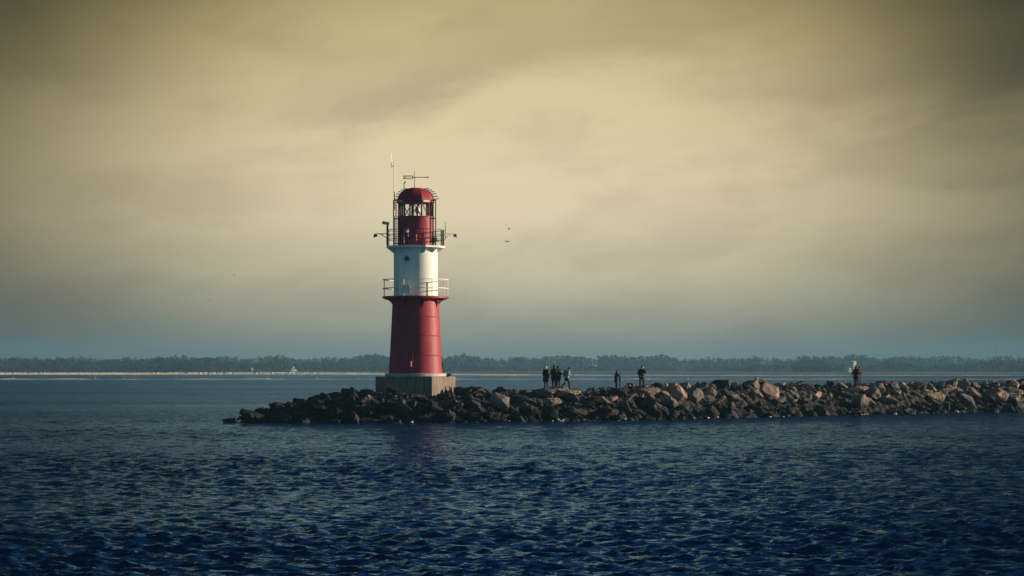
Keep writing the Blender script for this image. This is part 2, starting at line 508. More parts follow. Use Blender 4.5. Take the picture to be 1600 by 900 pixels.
# radio mast far off
M_mast = mat('galvanised_mast_steel', (.12, .12, .12), .5, metal=.4)
mp_ = at(1556, 577, 2600); mp_.z = 2
mast_e = empty('radio_mast', mp_, 'tall thin lattice radio mast above the trees', 'mast')
b = MB()
for k in range(3):
    a = 2 * PI * k / 3
    b.tube([(.8 * math.cos(a), .8 * math.sin(a), 0), (.35 * math.cos(a), .35 * math.sin(a), 50)], .13, 5)
for i in range(40):
    z = i * 1.25; r0 = .8 - .45 * z / 50
    for k in range(3):
        a = 2 * PI * k / 3; c = 2 * PI * (k + 1) / 3
        b.tube([(r0 * math.cos(a), r0 * math.sin(a), z), (r0 * math.cos(c), r0 * math.sin(c), z + 1.25)], .05, 4)
b.build('lattice', M_mast, mast_e)
MB().tube([(0, 0, 49), (0, 0, 53)], .09, 5).build('aerial', M_mast, mast_e)

# ------------------------------------------------------------------ breakwater
FRONT = [(300, 193), (345, 194.5), (400, 194), (470, 194), (600, 194), (700, 194.2), (760, 195), (900, 200.5), (1040, 206), (1140, 213), (1300, 226), (1470, 236), (1600, 245), (1760, 256), (1950, 268)]
CREST = [(300, -.3), (345, .1), (372, .5), (400, .95), (450, 1.6), (485, 2.0), (520, 2.25), (560, 2.4), (600, 2.4), (700, 2.38), (760, 2.5), (900, 2.5), (1100, 2.6), (1300, 2.7), (1600, 2.6), (1950, 2.6)]
RUN = [(300, .6), (345, .8), (400, 2.6), (480, 4.4), (560, 5.2), (760, 5.4), (1000, 5.4), (1950, 5.6)]
CRW = [(300, .3), (345, .4), (400, 1.8), (480, 4), (560, 8), (720, 8), (800, 5), (1950, 4.5)]     # crest width
US = np.arange(300, 1951, 5.0)
_fx = np.array([(u - 800) / F * interp(u, FRONT) for u in US]); _fy = np.array([interp(u, FRONT) for u in US])
# smooth the line of the front
ker = np.hanning(17); ker /= ker.sum()
_fy = np.convolve(np.pad(_fy, 8, mode='edge'), ker, 'valid'); _fx = (US - 800) / F * _fy
_tx = np.gradient(_fx); _ty = np.gradient(_fy); _tl = np.hypot(_tx, _ty); _tx /= _tl; _ty /= _tl
_s = np.concatenate([[0], np.cumsum(np.hypot(np.diff(_fx), np.diff(_fy)))])


def mound(u, d):
    """point of the mound at along-position u, d metres inland from the waterline (horizontal)"""
    fx, fy = np.interp(u, US, _fx), np.interp(u, US, _fy)
    tx, ty = np.interp(u, US, _tx), np.interp(u, US, _ty)
    tx, ty = tx * .6 + .4, ty * .6        # inland direction, softened towards straight back
    l = math.hypot(tx, ty); nx, ny = -ty / l, tx / l
    run, cw, zc = interp(u, RUN), interp(u, CRW), interp(u, CREST)
    if d < run:
        z = -.5 + (zc + .5) * max(-.6, d / run) ** .9 if d > 0 else -.5 + d * .6
    elif d < run + cw:
        z = zc
    else:
        z = zc - (d - run - cw) * .55
    return Vector((fx + nx * d, fy + ny * d, z)), Vector((tx / l, ty / l, 0)), Vector((nx, ny, 0))


def wet_shaded_rock(name, col, dark):
    def ex(t, tcn, c):
        geo = node(t, 'ShaderNodeNewGeometry'); sp_ = node(t, 'ShaderNodeSeparateXYZ'); t.links.new(geo.outputs['Position'], sp_.inputs[0])
        n = node(t, 'ShaderNodeTexNoise'); n.inputs['Scale'].default_value = 1.4; n.inputs['Detail'].default_value = 4
        t.links.new(geo.outputs['Position'], n.inputs['Vector'])
        zz = math_node(t, 'ADD', sp_.outputs[2], math_node(t, 'MULTIPLY', math_node(t, 'SUBTRACT', n.outputs[0], .5), 1.3))
        f = ramp(t, math_node(t, 'MULTIPLY', zz, .4), [(.36, 0.0), (.72, 1.0)])     # tide-wet, weed-dark below, carried higher as painted shade
        oi = node(t, 'ShaderNodeObjectInfo')
        c = mixc(t, 'MULTIPLY', 1.0, c, ramp(t, oi.outputs['Random'], [(0, .7), (1, 1.2)]))
        # pale lichen and fracture patches
        n3 = node(t, 'ShaderNodeTexNoise'); n3.inputs['Scale'].default_value = 2.3; n3.inputs['Detail'].default_value = 7; n3.inputs['Roughness'].default_value = .65
        t.links.new(tcn.outputs['Object'], n3.inputs['Vector'])
        c = mixc(t, 'MIX', math_node(t, 'MULTIPLY', ramp(t, n3.outputs[0], [(.52, 0.0), (.68, 1.0)]), .35), c, (.27, .215, .165, 1))
        return mixc(t, 'MIX', f, dark, c)
    return mat(name, col, .75, var=.35, scale=1.6, bump=.12, bscale=3.5, extra=ex, spec=.3)


WET_SHADE = (.005, .006, .008, 1)
ROCKM = {'grey': wet_shaded_rock('grey_granite', (.135, .12, .115), WET_SHADE), 'pinkish': wet_shaded_rock('pink_granite', (.27, .185, .15), WET_SHADE),
         'ochre': wet_shaded_rock('ochre_granite', (.25, .185, .125), WET_SHADE), 'dark': wet_shaded_rock('dark_rock_and_shade', (.02, .021, .024), WET_SHADE)}  # the dark one also paints in shade at the tip and gaps

# core of the mound under the boulders
cv_, cf_ = [], []
us = np.arange(320, 1940, 6.0)
nd = 26
for u in us:
    run, cw = interp(u, RUN), interp(u, CRW); tot = run + cw + 6
    for k in range(nd):
        d = -1.2 + (tot + 1.2) * k / (nd - 1)
        p, _, _ = mound(u, d)
        cv_.append((p.x, p.y, p.z - .38 + .22 * math.sin(p.x * 2.1 + p.y * 1.3) * math.sin(p.y * 2.7)))
for i in range(len(us) - 1):
    for k in range(nd - 1):
        cf_.append((i * nd + k, (i + 1) * nd + k, (i + 1) * nd + k + 1, i * nd + k + 1))
b = MB(); b.add(cv_, cf_); core = b.build('breakwater_core', ROCKM['dark'])
tag(core, 'dark stony core of the breakwater under its boulders', None, None, 'structure')


def rock_mesh(name, dims, seed, n=20, soft=.05, m=None):
    rg = np.random.default_rng(seed); bm = bmesh.new()
    pts = rg.normal(0, 1, (n, 3)); pts /= np.abs(pts).max(axis=1)[:, None] ** .72 * np.linalg.norm(pts, axis=1)[:, None] ** .28
    pts *= rg.uniform(.72, 1.0, (n, 1))
    for p in pts:
        bm.verts.new(Vector(p * np.array(dims) * .5))
    r = bmesh.ops.convex_hull(bm, input=bm.verts)
    bmesh.ops.delete(bm, geom=[g for g in r['geom_interior'] if isinstance(g, bmesh.types.BMVert)], context='VERTS')
    bmesh.ops.dissolve_limit(bm, angle_limit=R(14), verts=bm.verts, edges=bm.edges)
    bmesh.ops.bevel(bm, geom=bm.edges[:], offset=soft, segments=1, affect='EDGES', profile=.5)
    bmesh.ops.triangulate(bm, faces=bm.faces)
    bmesh.ops.subdivide_edges(bm, edges=[e for e in bm.edges if e.calc_length() > .28 * max(dims)], cuts=1, use_grid_fill=True)
    bmesh.ops.triangulate(bm, faces=bm.faces)
    bmesh.ops.recalc_face_normals(bm, faces=bm.faces)
    for v in bm.verts:
        v.co += v.normal * float(rg.normal(0, .018)) * max(dims)
    me = bpy.data.meshes.new(name); bm.to_mesh(me); bm.free()
    return me


SHAPES = []
for k in range(14):
    SHAPES.append(('slab', rock_mesh('boulder', (2.3, 1.1, .66), 100 + k, 18)))
for k in range(12):
    SHAPES.append(('block', rock_mesh('boulder', (1.45, 1.2, 1.0), 200 + k, 16)))
for k in range(8):
    SHAPES.append(('wedge', rock_mesh('boulder', (1.7, 1.0, .85), 300 + k, 10)))
MESHES = {}


def shape_mesh(i, c):
    if (i, c) not in MESHES:
        me = SHAPES[i][1].copy(); me.materials.append(ROCKM[c]); MESHES[(i, c)] = me
    return MESHES[(i, c)]


# dart throwing over the slope and crest, big ones first
rocks = []
rr_ = random.Random(5)
s_of = lambda u: float(np.interp(u, US, _s))
TB = at(649.5, 600, 203.0)      # lighthouse position


def try_rocks(target, size_rng, tries, dmin, dmax_f):
    k = 0
    for _ in range(tries):
        if k >= target:
            return
        u = rr_.uniform(352, 1640); run, cw = interp(u, RUN), interp(u, CRW)
        d = rr_.uniform(dmin, dmax_f(run, cw)); sz = rr_.uniform(*size_rng)
        if u < 480:
            sz *= .8
        p, t, n = mound(u, d)
        if abs(p.x - TB.x) < 3.6 and p.y > TB.y - 4.0 + abs(p.x - TB.x - 1.2) * .3:
            continue
        z = p.z + (.12 if d < run * .8 else .06 - (.13 if u < 1030 else .07) * sz)
        if d > run * .75 and sz > (2.0 if u < 1030 else 2.25):
            continue
        if d > run * .72 and any(abs(u - q) < 15 + 5 * sz for q in (853.5, 869, 886, 965.5, 1003, 1340)):
            continue
        if 565 < u < 735 and d > run * .6:
            if sz > 1.7:
                continue
            z -= .22
        s = s_of(u)
        ok = True
        for q in rocks:
            ds = (q[0] - s); dd = (q[1] - d) * (1.12 if d < run else 1.0)
            if ds * ds + dd * dd < (.40 * (q[2] + sz) * .92) ** 2:
                ok = False; break
        if not ok:
            continue
        rocks.append((s, d, sz, u, Vector((p.x, p.y, z)), t, n, d / run)); k += 1


try_rocks(44, (2.1, 2.8), 900, .1, lambda r, c: r + .6)
try_rocks(90, (1.6, 2.1), 3000, -.1, lambda r, c: r + min(c, 2.5))
try_rocks(115, (1.15, 1.55), 9000, -.2, lambda r, c: r + min(c, 2.5))
n_main = len(rocks)
try_rocks(max(0, 292 - n_main), (.85, 1.15), 9000, -.2, lambda r, c: r + min(c, 2.2))
ANCH = [(352, 'at the jetty tip'), (420, 'near the jetty tip'), (500, 'before the lighthouse base'), (585, 'under the concrete base'),
        (650, "under the base's sunlit corner"), (715, 'just past the concrete base'), (775, 'short of the walkers'), (835, 'below the pale-haired walker'),
        (880, 'below the backpack walker'), (915, 'past the backpack walker'), (950, 'below the child'), (985, 'below the lone figure'), (1025, 'just past the lone figure'),
        (1080, 'well past the lone figure'), (1140, 'short of the far hall'), (1200, 'below the far hall'), (1262, 'short of the couple'), (1320, 'below the couple'),
        (1365, 'just past the couple'), (1420, 'well past the couple'), (1480, 'below the radio mast side'), (1535, 'below the radio mast'), (1590, 'at the right edge')]
ROWS = [(.16, 'at the waterline'), (.48, 'on the lower slope'), (.9, 'on the upper slope'), (99, 'on the crest')]
cells = {}
placed = []
for (s, d, sz, u, p, t, n, tt) in rocks:
    kind = rr_.choices(['slab', 'block', 'wedge'], [.52, .28, .2])[0]
    idx = rr_.choice([i for i, q in enumerate(SHAPES) if q[0] == kind])
    colr = rr_.choices(['grey', 'pinkish', 'ochre', 'dark'], [.36, .42, .08, .14] if u > 980 else [.30, .18, .06, .46] if u > 840 else [.10, .04, .03, .83])[0]  # mostly dark rock towards the tip: shade put into the colour choice
    nom = {'slab': 2.2, 'block': 1.45, 'wedge': 1.7}[kind]
    sc = sz / nom * (1.0 if kind == 'slab' else .92)
    slope = math.atan2(2.9, 5.3) * (1 if tt < 1 else .15)
    nrm = (Vector((0, 0, 1)) * math.cos(slope) - n * math.sin(slope)).normalized()
    down = (-n * math.cos(slope) - Vector((0, 0, 1)) * math.sin(slope)).normalized()
    th = rr_.gauss(R(38), R(28))
    ax = (t * math.cos(th) + down * math.sin(th)).normalized()
    nn = (nrm + Vector((rr_.gauss(.05, .28), rr_.gauss(0, .28), rr_.gauss(0, .15)))).normalized()
    bx_ = nn.cross(ax).normalized(); ax = bx_.cross(nn).normalized()
    M3 = Matrix((ax, bx_, nn)).transposed()
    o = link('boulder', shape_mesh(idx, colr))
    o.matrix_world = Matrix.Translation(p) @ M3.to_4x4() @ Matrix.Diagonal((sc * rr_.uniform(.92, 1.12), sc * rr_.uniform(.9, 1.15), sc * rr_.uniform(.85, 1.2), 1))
    px = 800 + F * p.x / p.y
    reg = [a for (x0, a) in ANCH if x0 <= max(px, 352)][-1]
    row = [w for (lim, w) in ROWS if tt < lim][0]
    size = 'huge' if sz > 2.25 else 'large' if sz > 1.65 else 'middling' if sz > 1.15 else 'small'
    cells.setdefault((reg, row, size, kind, colr), []).append((px, o))
ORD = ['leftmost', 'second from left', 'third from left', 'fourth from left', 'fifth from left', 'sixth from left', 'seventh from left', 'eighth from left', 'ninth from left', 'tenth from left', 'eleventh from left', 'twelfth from left', 'thirteenth from left']
for (reg, row, size, kind, colr), L in cells.items():
    L.sort(key=lambda q: q[0])
    for i, (px, o) in enumerate(L):
        extra = '' if len(L) == 1 else ', ' + (ORD[min(i, 12)] if len(L) > 2 else ('left of two' if i == 0 else 'right of two'))
        tag(o, f"{size} {colr.replace('dark', 'blackish')} {kind} {row} {reg}{extra}", 'boulder', 'boulders heaped on the breakwater')

# small broken stones in the gaps: uncountable
b = MB()
tmp = [rock_mesh('rubble', (1, .8, .6), 900 + k, 12, .06) for k in range(5)]
TV = [[v.co.copy() for v in m.vertices] for m in tmp]; TF = [[tuple(p.vertices) for p in m.polygons] for m in tmp]
for m in tmp:
    bpy.data.meshes.remove(m)
for _ in range(1000):
    u = rr_.uniform(360, 1900); run, cw = interp(u, RUN), interp(u, CRW)
    p, t, n = mound(u, rr_.uniform(0, run + cw))
    if abs(p.x - TB.x) < 3.2 and abs(p.y - TB.y) < 3.4:
        continue
    k = rr_.randrange(5); sc = rr_.uniform(.3, .7)
    Mr = Euler((rr_.uniform(-.6, .6), rr_.uniform(-.6, .6), rr_.uniform(0, 6.3))).to_matrix()
    b.add([Mr @ (v * sc) + p - Vector((0, 0, .12)) for v in TV[k]], TF[k])
# the hidden stretch past the frame gets the same stones, larger
for _ in range(160):
    u = rr_.uniform(1645, 1930); p, t, n = mound(u, rr_.uniform(0, interp(u, RUN) + 2))
    k = rr_.randrange(5); sc = rr_.uniform(1.2, 2.4)
    Mr = Euler((rr_.uniform(-.6, .6), rr_.uniform(-.6, .6), rr_.uniform(0, 6.3))).to_matrix()
    b.add([Mr @ (v * sc) + p for v in TV[k]], TF[k])
rub = b.build('rubble', ROCKM['dark']); tag(rub, 'small broken stones wedged between the boulders', 'rubble', None, 'stuff')  # dark rock blackens the gaps: shade put into the stones' colour

# foam where the swell meets the stones
M_foam = mat('sea_foam', (.8, .82, .82), .7, var=.1)
b = MB()
for (x, wd, n) in [(875, 16, 30), (1072, 22, 34), (1124, 12, 26), (1395, 8, 12), (1492, 5, 8), (788, 5, 8), (775, 5, 7), (965, 10, 12), (1030, 14, 12), (1215, 20, 14), (1350, 12, 8), (915, 4, 8), (640, 8, 6), (1560, 8, 6)]:
    for _ in range(n):
        u = rr_.gauss(x, wd * .5); p, t, nn = mound(u, rr_.uniform(-.7, .1))
        if rr_.random() < .8:
            continue
        r = rr_.uniform(.02, .085)
        b.ellipsoid((p.x, p.y, rr_.uniform(.03, .22)), (r * rr_.uniform(1, 2.2), r, r * rr_.uniform(.5, .9)), 7, 5)
fo = b.build('foam', M_foam, smooth=True); tag(fo, 'white foam where swell meets the waterline stones', 'foam', None, 'stuff')

# ------------------------------------------------------------------ lighthouse
YT = 203.0
PXM = YT / F
zt = lambda y: CAM_H - (y - HY) * PXM
ZB = 1.2
LH = empty('lighthouse', (TB.x, TB.y, ZB), 'red and white round lighthouse on a square concrete base', 'lighthouse')
L = lambda y: zt(y) - ZB          # height above the lighthouse's own origin
W_ = lambda px: px * PXM


def streaks(dark, amount, vert=.12, sc=3.0):
    def ex(t, tcn, c):
        mp = node(t, 'ShaderNodeMapping'); mp.inputs['Scale'].default_value = (1, 1, vert); t.links.new(tcn.outputs['Object'], mp.inputs[0])
        n = node(t, 'ShaderNodeTexNoise'); n.inputs['Scale'].default_value = sc; n.inputs['Detail'].default_value = 8; n.inputs['Roughness'].default_value = .65
        t.links.new(mp.outputs[0], n.inputs['Vector'])
        return mixc(t, 'MIX', math_node(t, 'MULTIPLY', ramp(t, n.outputs[0], [(.45, 0.0), (.7, 1.0)]), amount), c, dark)
    return ex


M_red = mat('red_paint', (.31, .032, .055), .5, var=.16, scale=.9, extra=streaks((.22, .026, .036, 1), .5), bump=.01, bscale=4, spec=.2)
M_white = mat('white_paint', (.80, .79, .74), .55, var=.03, scale=1.0, extra=streaks((.50, .45, .36, 1), .40), bump=.01, bscale=5, spec=.3)
M_conc = mat('weathered_concrete', (.21, .165, .125), .9, var=.25, scale=1.0, extra=streaks((.07, .058, .05, 1), .95, .10, 4.5), bump=.03, bscale=8)
M_ring = mat('dull_grey_paint', (.40, .39, .36), .6, var=.2, extra=streaks((.16, .13, .10, 1), .5))
M_steel = mat('dark_painted_steel', (.022, .026, .034), .5, var=.1)
M_galv = mat('galvanised_steel', (.34, .35, .36), .45, metal=.35, var=.1)
M_grey = mat('pale_grey_paint', (.5, .52, .52), .5, var=.08)
M_pink = mat('pale_red_paint', (.55, .2, .17), .6, var=.1)
M_black = mat('black_rubber', (.012, .013, .016), .6, var=.1)
m = bpy.data.materials.new('lantern_glass'); m.use_nodes = True
t = m.node_tree; t.nodes.remove(t.nodes['Principled BSDF'])
tr = node(t, 'ShaderNodeBsdfTransparent'); tr.inputs[0].default_value = (.93, .96, .95, 1)
gl = node(t, 'ShaderNodeBsdfGlossy'); gl.inputs['Roughness'].default_value = .03
fr = node(t, 'ShaderNodeFresnel'); fr.inputs[0].default_value = 1.45
mx = node(t, 'ShaderNodeMixShader'); t.links.new(fr.outputs[0], mx.inputs[0]); t.links.new(tr.outputs[0], mx.inputs[1]); t.links.new(gl.outputs[0], mx.inputs[2])
t.links.new(mx.outputs[0], t.nodes['Material Output'].inputs[0]); M_glass = m

# square concrete base, turned so its corner faces the camera's side
BA = R(-21)
bs = W_(95.5)
bb = MB().box((0, 0, L(588.2) / 2 - .2), (bs, bs, L(588.2) + .4), BA).build('concrete_base', M_conc, LH, bevel=.03)
# formwork joint along the base
q_ = MB()
for k in range(4):
    q_.box((0, 0, 0), (.01, .01, .01))
MB().lathe([(W_(47.6), L(588.2) + .003), (W_(48), L(588.2) + .03), (W_(48), L(583.2) - .03), (W_(47), L(583.2))], 64).build('plinth_ring', M_ring, LH, smooth=True, angle=R(30))
# red shaft with faint joints
prof = []
yb, yt_ = 583.2, 466.5
rb, rt = W_(42.2), W_(36.0)
yy = [yb]
for yj in (556.5, 525.5, 496):
    yy += [yj + 2, yj + .4, yj, yj - .4, yj - 2]
yy.append(yt_)
for y in yy:
    f = (yb - y) / (yb - yt_); r = rb + (rt - rb) * (f ** .85)
    if y in (556.5, 525.5, 496):
        r -= .012
    prof.append((r, L(y)))
shaft = MB().lathe(prof, 72).build('red_shaft', M_red, LH, smooth=True, angle=R(40))
MB().lathe([(W_(34.2), L(463.2)), (W_(34.2), L(389)), (W_(35.2), L(388.5)), (W_(35.2), L(387.6))], 72).build('white_shaft', M_white, LH, smooth=True, angle=R(40))


def surf(a, r, z):
    return Vector((r * math.sin(a), -r * math.cos(a), z))


def orient(a):
    """matrix whose local x is tangential, y points inwards, z up, at bearing a"""
    return Matrix(((math.cos(a), -math.sin(a), 0), (math.sin(a), math.cos(a), 0), (0, 0, 1)))


def porthole(a, r, z, rad, tilt=0.0):
    fr_ = MB(); c = surf(a, r, z); M = orient(a)
    ring = [M @ Vector((rad * math.cos(q), 0, rad * math.sin(q))) + c for q in np.linspace(0, 2 * PI, 25)[:-1]]
    fr_.tube(ring, .05, 8, closed=True)
    po = fr_.build('porthole', M_grey if z > L(470) else M_red, LH, smooth=True)
    g_ = MB(); pts = [M @ Vector((rad * math.cos(q), -.015, rad * math.sin(q))) + c for q in np.linspace(0, 2 * PI, 25)[:-1]]
    g_.add(pts, [tuple(range(24))]); g_.build('pane', M_glassdark, po)


porthole(math.asin(-12.5 / 34.2), W_(34.2) + .02, L(405.5), W_(4.6))
porthole(math.asin(-12.2 / 37.3), W_(37.8) + .03, L(498), W_(4.4))

# lower gallery
MB().lathe([(W_(36.0), L(469)), (W_(49.5), L(466.6)), (W_(52), L(466.2)), (W_(52), L(463.8)), (W_(51.5), L(463.2))], 64).build('lower_gallery', M_red, LH, smooth=True, angle=R(25))


def curved_bracket(a, r0, r1, ztop, h, thick=.09):
    """quarter-round web with a round hole near the wall, like the photo's dark brackets"""
    w = r1 - r0
    n = 8
    outer = [(r1, ztop)] + [(r1 - (w - .03) * math.sin(q), ztop - .07 - (h - .07) * (1 - math.cos(q))) for q in np.linspace(0, PI / 2, n)]
    hx, hz, hr = r0 + w * .22, ztop - h * .22, w * .10
    # build as strips around the hole: left column, right part, below, above
    V = []
    poly = [(r0, ztop)] + outer + [(r0, ztop - h)]
    Mb = orient(a)
    bm = bmesh.new()
    ov = [bm.verts.new((p[0], 0, p[1])) for p in poly]
    hv = [bm.verts.new((hx + hr * math.cos(q), 0, hz + hr * math.sin(q))) for q in np.linspace(0, 2 * PI, 11)[:-1]]
    oe = [bm.edges.new((ov[i], ov[(i + 1) % len(ov)])) for i in range(len(ov))]
    he = [bm.edges.new((hv[i], hv[(i + 1) % 10])) for i in range(10)]
    bmesh.ops.triangle_fill(bm, use_beauty=True, edges=oe + he)
    ext = bmesh.ops.extrude_face_region(bm, geom=bm.faces[:])
    bmesh.ops.translate(bm, verts=[g for g in ext['geom'] if isinstance(g, bmesh.types.BMVert)], vec=(0, thick, 0))
    bmesh.ops.recalc_face_normals(bm, faces=bm.faces)
    # local x is radial here
    rad = Vector((math.sin(a), -math.cos(a), 0)); tan = Vector((math.cos(a), math.sin(a), 0))
    for v in bm.verts:
        v.co = rad * v.co.x + tan * (v.co.y - thick / 2) + Vector((0, 0, v.co.z))
    me = bpy.data.meshes.new('bracket'); bm.to_mesh(me); bm.free()
    return me


for a in [R(19.5 + 45 * k) for k in range(8)]:
    me = curved_bracket(a, W_(36.2), W_(50.5), L(466.8), W_(15)); me.materials.append(M_red); link('bracket', me, LH)


def railing(name, rad, z0, z1, zs, mt, posts, rr=.03, pr=.03, nn=64):
    b = MB()
    for z in zs:
        b.tube([surf(2 * PI * k / nn, rad, z) for k in range(nn)], rr, 6, closed=True)
    o = b.build(name, mt, LH, smooth=True)
    for a in posts:
        MB().tube([surf(a, rad, z0), surf(a, rad, z1)], pr, 6).build('post', mt, o)
    return o


M_railw = mat('white_railing_paint', (.78, .76, .7), .5, var=.05)
lowr = railing('lower_railing', W_(51), L(463.4), L(437.2), [L(437.2), L(450.8)], M_railw,
               [math.asin(-16.6 / 51), math.asin(27 / 51), R(62), R(100), R(140), R(180), R(220), R(258), R(289)], .036, .036)
# small panel box hung on the railing
c = surf(math.asin(-12 / 51), W_(51) + .05, L(453))
pb = MB().box(c, (W_(11), .06, W_(9.5)), math.asin(-12 / 51)).build('railing_panel', M_white, LH)
fb = MB(); Mo = orient(math.asin(-12 / 51))
for (x, z, w, h_) in ((0, .26, .6, .045), (0, -.26, .6, .045), (-.29, 0, .045, .5), (.29, 0, .045, .5)):
    fb.box(c + Mo @ Vector((x, -.04, z)), (w, .05, h_), M=Mo)
fb.build('panel_frame', M_grey, pb)

# upper gallery: white octagonal deck on triangular webs
MB().lathe([(W_(44), L(388.0)), (W_(46.4), L(387.6)), (W_(46.4), L(384.9)), (W_(46), L(384.6))], 12, R(-8)).build('upper_gallery', M_white, LH)
for a in [R(-38), R(-8), R(24), R(52), R(86), R(120), R(155), R(190), R(225), R(262), R(-70)]:
    rad = Vector((math.sin(a), -math.cos(a), 0)); tan = Vector((math.cos(a), math.sin(a), 0))
    M = Matrix((rad, tan, (0, 0, 1))).transposed()
    b = MB(); r0, r1 = W_(34.0), W_(44.5)
    b.prism([(r0, L(388.05)), (r1, L(388.05)), (r0 + .03, L(396))], 1, -.04, .04, M); b.build('bracket', M_white, LH)
upr = railing('upper_railing', W_(45), L(384.7), L(359.8), [L(359.8), L(367.5), L(374.5)], M_steel,
              [math.asin(-17 / 45), R(-75), R(18), R(40), R(63), R(74), R(104), R(140), R(180), R(220), R(250)], .026, .03)
# lantern drum and its door
RD = W_(28.2)
MB().lathe([(RD + .06, L(384.6)), (RD + .06, L(383.6)), (RD, L(383.4)), (RD, L(340)), (RD + .05, L(339.6)), (RD + .05, L(338.6))], 48).build('lantern_drum', M_red, LH, smooth=True, angle=R(30))
dd_ = MB(); a = math.asin(-4.5 / 28); Mo = orient(a); c = surf(a, RD + .01, L(370.5))
dd_.box(c, (.85, .06, W_(25)), M=Mo); dr = dd_.build('drum_door', M_red, LH)
MB().box(c + Mo @ Vector((.34, -.09, -.10)), (.07, .10, W_(10)), M=Mo).build('door_strip', M_pink, dr)
# lantern glazing: twelve posts with crossed glazing bars and panes
NG = 12
ph = R(-8)
z0, z1 = L(338.6), L(317.2)
RG = W_(27.3)
for k in range(NG):
    a = ph + 2 * PI * k / NG
    MB().box(surf(a, RG - .02, (z0 + z1) / 2), (.20 if k == 0 else .10, .10, z1 - z0), M=orient(a)).build('lantern_post', M_red, LH)
pane = MB()
for k in range(NG):
    a0, a1 = ph + 2 * PI * k / NG, ph + 2 * PI * (k + 1) / NG
    p0, p1 = surf(a0, RG - .05, 0), surf(a1, RG - .05, 0)
    pane.add([p0 + Vector((0, 0, z0)), p1 + Vector((0, 0, z0)), p1 + Vector((0, 0, z1)), p0 + Vector((0, 0, z1))], [(0, 1, 2, 3)])
    Z0, Z1 = Vector((0, 0, z0)), Vector((0, 0, z1))
    if k in (11, 2, 4, 7):
        MB().tube([p0 + Z0, p1 + Z1], .035, 5).build('glazing_bar', M_steel, LH)
    elif k in (0, 1, 6, 9):
        MB().tube([p0 + Z1, p1 + Z0], .035, 5).build('glazing_bar', M_steel, LH)
pane.build('lantern_pane', M_glass, LH)
# lens apparatus inside
ln = MB().lathe([(.10, z0), (.10, z0 + .25), (.17, z0 + .3), (.19, z0 + .5), (.17, z0 + .7), (.09, z0 + .75), (.05, z0 + .95)], 16, c=(.15, .1, 0)).build('lens', M_galv, LH, smooth=True, angle=R(30))
# roof
eave = MB().lathe([(RG, L(318.0)), (RG + .14, L(317.6)), (RG + .14, L(313.6)), (RG + .02, L(313.2))], NG, ph).build('eave', M_red, LH)
for k in (10, 1):
    am = ph + 2 * PI * (k + .5) / NG
    MB().box(surf(am, (RG + .14) * math.cos(PI / NG) + .012, L(315.5)), (.58, .03, .17), M=orient(am)).build('lit_eave_plate', M_grey, eave)  # pale plates painted in for eave facets that catch the light
dome_p = [(RG + .10, L(313.2))]
zD0, zD1 = L(313.2), L(293.2)
for q in np.linspace(0, 1, 8)[1:]:
    th = q * PI / 2
    dome_p.append(((RG + .10) * max(.03, math.cos(th) ** .85), zD0 + (zD1 - zD0) * math.sin(th)))
dome = MB().lathe(dome_p, NG, ph).build('dome', M_red, LH)


def dome_pt(a, q, off=0.0):
    th = q * PI / 2
    return surf(a, (RG + .10) * max(.03, math.cos(th) ** .85) + off * math.cos(th), zD0 + (zD1 - zD0) * math.sin(th) + off * math.sin(th))


# climbing cleats on the roof ridges
for (a, side) in ((R(83), 1), (R(-84), 0)):
    for q in np.linspace(.06, .72, 6):
        b = MB()
        rad = Vector((math.sin(a), -math.cos(a), 0)); tan = Vector((math.cos(a), math.sin(a), 0))
        p = dome_pt(a, q, 0)
        ln_ = .36 if side else .2
        for s in (-.2, .2):
            b.tube([p + tan * s - rad * .06, p + tan * s + rad * ln_ + Vector((0, 0, .02))], .02, 5)
        for w in ((.33, .48, .7, 1.0) if side else (.5, 1.0)):
            e_ = p + rad * (ln_ * w)
            b.tube([e_ - tan * .22, e_ + tan * .22], .026, 5)
        b.build('step_cleat', M_steel if not side else M_grey, dome)
# stub vent on the roof
sv = MB(); p = dome_pt(R(-62), .55, -.02)
sv.tube([p, p + Vector((0, 0, .62))], .035, 6); sv.tube([p + Vector((0, 0, .58)), p + Vector((.12, 0, .70))], .05, 6)
sv.build('vent_pipe', M_steel, LH)
# weather vane, turned across the view
ZV = L(277)
vx = (647.7 - 649.5) * PXM
MB().tube([(vx, 0, L(294)), (vx, 0, L(266.5))], [.045, .025], 6).build('vane_rod', M_galv, LH)
vane = MB().tube([(vx - .15, 0, ZV), ((668.3 - 649.5) * PXM, 0, ZV)], .028, 6)
vane.ellipsoid(((668.6 - 649.5) * PXM, 0, ZV), (.07, .07, .07), 8, 6)
vo = vane.build('weather_vane', M_steel, LH)
xl, xr = (630 - 649.5) * PXM, (645 - 649.5) * PXM
tb = MB()
hh = .125
tb.box(((xl + xr) / 2, 0, ZV + hh), (xr - xl, .02, .03)); tb.box(((xl + xr) / 2, 0, ZV - hh), (xr - xl, .02, .03))
tb.prism([(xl - .02, ZV + hh), (xl + .10, ZV + hh), (xl + .10, ZV), (xl + .06, ZV)], 1, -.01, .01)
tb.prism([(xl - .02, ZV - hh), (xl + .06, ZV), (xl + .10, ZV), (xl + .10, ZV - hh)], 1, -.01, .01)
tb.prism([(xr - .06, ZV + hh), (xr + .10, ZV), (xr - .06, ZV - hh)], 1, -.01, .01)
